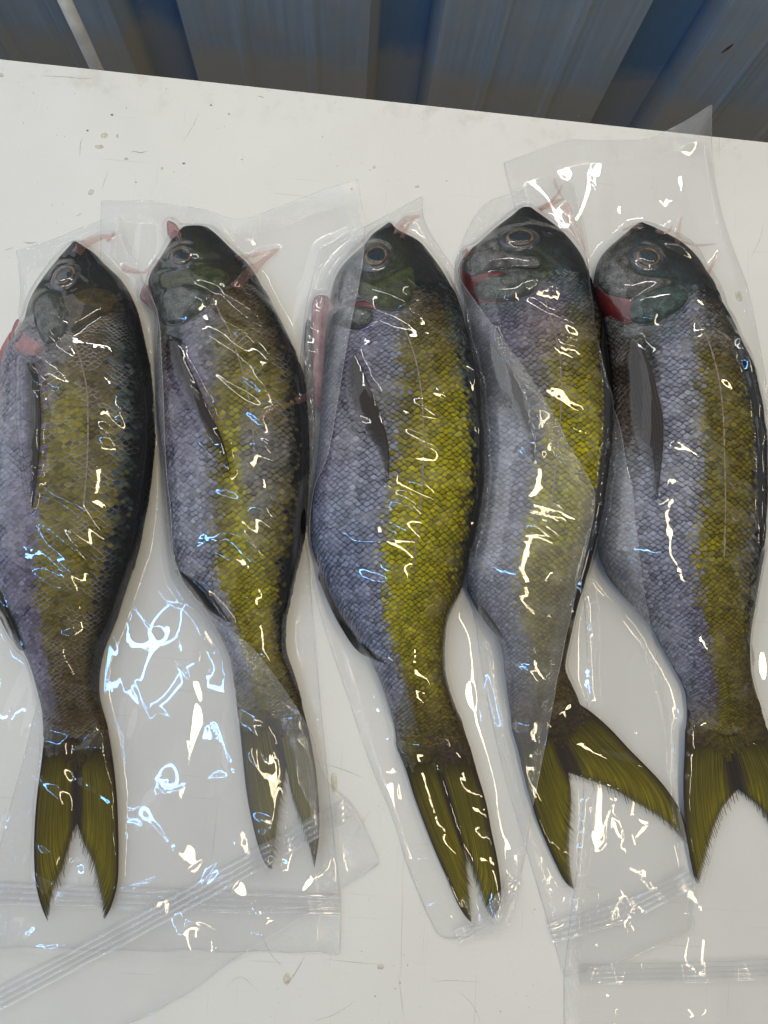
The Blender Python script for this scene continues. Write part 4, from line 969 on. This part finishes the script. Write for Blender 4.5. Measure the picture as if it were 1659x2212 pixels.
for bi, bd in enumerate(BAGS):
    H = HF[bd['f']]
    lift = np.zeros((NY, NX))
    for (lp_, r, hgt) in bd['lift']:
        c = ray_xy(np.array(lp_, float), hgt*.8); r_ = r*CAMH/FPX
        lift += hgt*np.exp(-((X_-c[0])**2+(Y_-c[1])**2)/(2*(r_*1.1)**2))
    back = drape(Zc, 40, .00002)+.0005
    Hp = np.pad(H, 1, mode='edge'); Hm = np.maximum.reduce([H, Hp[:-2, 1:-1], Hp[2:, 1:-1], Hp[1:-1, :-2], Hp[1:-1, 2:]])
    tgt = np.maximum(back, np.where(Hm > 0, blur(Hm, 4)+.0022, 0))
    front = drape(tgt, 9, .00012)+.0005
    front = blur(front, 2)
    on = blur(np.where(H > .004, 1.0, 0.0), 6); allf = blur(np.where(front > .012, 1.0, 0.0), 4)
    th = bd['dirn']; sd = 100+bi*10
    n1 = noise2(.034, .14, th, sd); n2 = noise2(.036, .11, th+.35, sd+1); n3 = noise2(.0155, .060, th+.95, sd+2); n4 = noise2(.036, .085, th-.35, sd+3); n5 = noise2(.05, .06, 0, sd+4)
    flat = (1-on)*(1-.75*allf)
    n6 = noise2(.0032, .0036, 0, sd+7); band = smooth01(n5, -1.0, .3); mright = smooth01(-np.gradient(blur(front, 6), GS, axis=1), -.12, .22)
    crease = .0003*np.exp(-(n2/.10)**2)*smooth01(n4, -.2, .8)
    wr = flat*(.00065*(n1+1.2)+.0004*n4+crease) + (1-flat)*(.00005*n1+.0013*n3*band*(.3+.7*mright)+.000012*n6)+.0005
    lowbag = smooth01(-Y_, .08, .2)                 # loose ends of the bags are more crumpled
    wr += flat*lowbag*(.00065*(noise2(.028, .070, th+.8, sd+5)+1)+.0004*np.exp(-(noise2(.03, .05, th-.5, sd+6)/.12)**2))
    near = np.clip(blur(on, 40)*(1-on)*3, 0, 1)
    wr += near*.00013*(noise2(.007, .022, th+1.57, sd+8)+1.0)
    for (pl) in bd['pleats']:
        pts = hit(np.array(pl[:3], float), front); D, Tm = polyline_dist(spline(pts[:, :2], 12))
        wr += pl[3]*.45*np.exp(-(D/.0018)**2)*np.sin(np.pi*np.clip(Tm, .02, .98))**.5
    front = front+np.maximum(wr, 0)+lift; back = back+lift+flat*.0003*np.abs(n1)
    front = np.maximum(front, back+.0004)
    # outline in world space, resting on the film itself
    def curve(pts, n):
        P = spline(pts, n); return hit(P, front, 14)[:, :2]
    nu, nv = 150, 560
    Tt, Bt, Lt, Rt = curve(bd['top'], nu), curve(bd['bottom'], nu), curve(bd['left'], nv), curve(bd['right'], nv)
    Rt[0] = Tt[-1]; Lt[0] = Tt[0]; Lt[-1] = Bt[0]; Rt[-1] = Bt[-1]
    for C_ in (Lt, Rt):
        for _ in range(6): C_[1:-1] = (C_[:-2]+2*C_[1:-1]+C_[2:])/4
    u = np.linspace(0, 1, nu)[None, :, None]; v = np.linspace(0, 1, nv)[:, None, None]
    XY = (1-u)*Lt[:, None]+u*Rt[:, None]+(1-v)*Tt[None]+v*Bt[None]-((1-u)*(1-v)*Tt[0]+u*(1-v)*Tt[-1]+(1-u)*v*Bt[0]+u*v*Bt[-1])
    uvv = np.stack(np.broadcast_arrays(u[..., 0], v[..., 0]), -1)
    # welded margins carry the embossed mesh pattern
    du = np.minimum(uvv[..., 0], 1-uvv[..., 0])*.13; dv = uvv[..., 1]*.5
    emb = np.maximum(1-smooth01(dv, .012, .016), .75*(1-smooth01(du, .006, .009)))
    Zf = gsample(front, XY); Zb = gsample(back, XY)
    edge_blend = np.clip(np.minimum(du/.006, np.minimum(dv, (1-uvv[..., 1])*.5)/.009), 0, 1)
    edge_blend = edge_blend*edge_blend*(3-2*edge_blend)
    Zf = Zb+.0004+(Zf-Zb-.0004)*edge_blend
    root = thing('vacuum_bag', (XY[nv//2, nu//2, 0], XY[nv//2, nu//2, 1], 0), bd['label'], 'plastic bag', 'clear vacuum bags on the table')
    Vf = np.concatenate([XY, Zf[..., None]], -1)
    add('front_film', Vf.reshape(-1, 3), gridfaces(nv, nu), M_FILM, root, uv=uvv.reshape(-1, 2), attrs={'emboss': ('FLOAT', emb.ravel())})
    sub = (slice(None, None, 3), slice(None, None, 3))
    Vb = np.concatenate([XY, Zb[..., None]], -1)[:, np.r_[0:nu:3, nu-1]][np.r_[0:nv:3, nv-1]]
    add('back_film', Vb.reshape(-1, 3), gridfaces(Vb.shape[0], Vb.shape[1]), M_BACK, root)
    for C_ in (Tt, Rt, Bt, Lt):
        Cs = C_[::4] if len(C_) > 200 else C_[::2]
        zc_ = gsample(back, Cs)+.0005
        V, F = tubemesh(np.c_[Cs, zc_], .00022, 5); add('edge_seam', V, F, M_ZIP, root)
    # zip: parallel ribs across the mouth of the bag
    for zp in bd['zip']:
        c = hit(spline(np.array(zp, float), 90), front, 14)
        tg = np.gradient(c[:, :2], axis=0); tg /= np.linalg.norm(tg, axis=1)[:, None]; nn = np.stack([-tg[:, 1], tg[:, 0]], 1)
        half = bd['zw']*CAMH/FPX; w = np.linspace(-1, 1, 43)
        zxy = c[:, None, :2]+nn[:, None]*(w*half)[None, :, None]
        prof2 = .0009*np.maximum(0, np.cos(w*np.pi*4.0))**1.5+.00012
        zz = gsample(front, zxy)+.0006+prof2[None]+.0001*rng.standard_normal((90, 1))
        Vz = np.concatenate([zxy, zz[..., None]], -1)
        strip = add('zip_strip', Vz.reshape(-1, 3), gridfaces(90, 43), M_ZIP, root)
    for pl in bd['pleats']:
        P3 = hit(spline(np.array(pl[:3], float), 20), front, 14)
        r = pl[3]*.55*np.linspace(1, .12, 20)**.8
        tg = np.gradient(P3[:, :2], axis=0); tg /= np.linalg.norm(tg, axis=1)[:, None]; nn = np.stack([-tg[:, 1], tg[:, 0]], 1)
        w = np.linspace(-1, 1, 9)
        zxy = P3[:, None, :2]+nn[:, None]*(w[None, :, None]*r[:, None, None])
        zz = gsample(front, zxy)+.0003+(1-np.abs(w))[None]**.7*r[:, None]*.6
        add('film_pleat', np.concatenate([zxy, zz[..., None]], -1).reshape(-1, 3), gridfaces(20, 9), M_PLEAT, root)
    poly = np.vstack([Tt, Rt[1:], Bt[::-1][1:], Lt[::-1][1:-1]])[::5]
    msk = inpoly(poly)
    Zc = np.where(msk, np.maximum(front+.0004, Zc), Zc)
    Zc = np.where(msk, Zc, Zc)
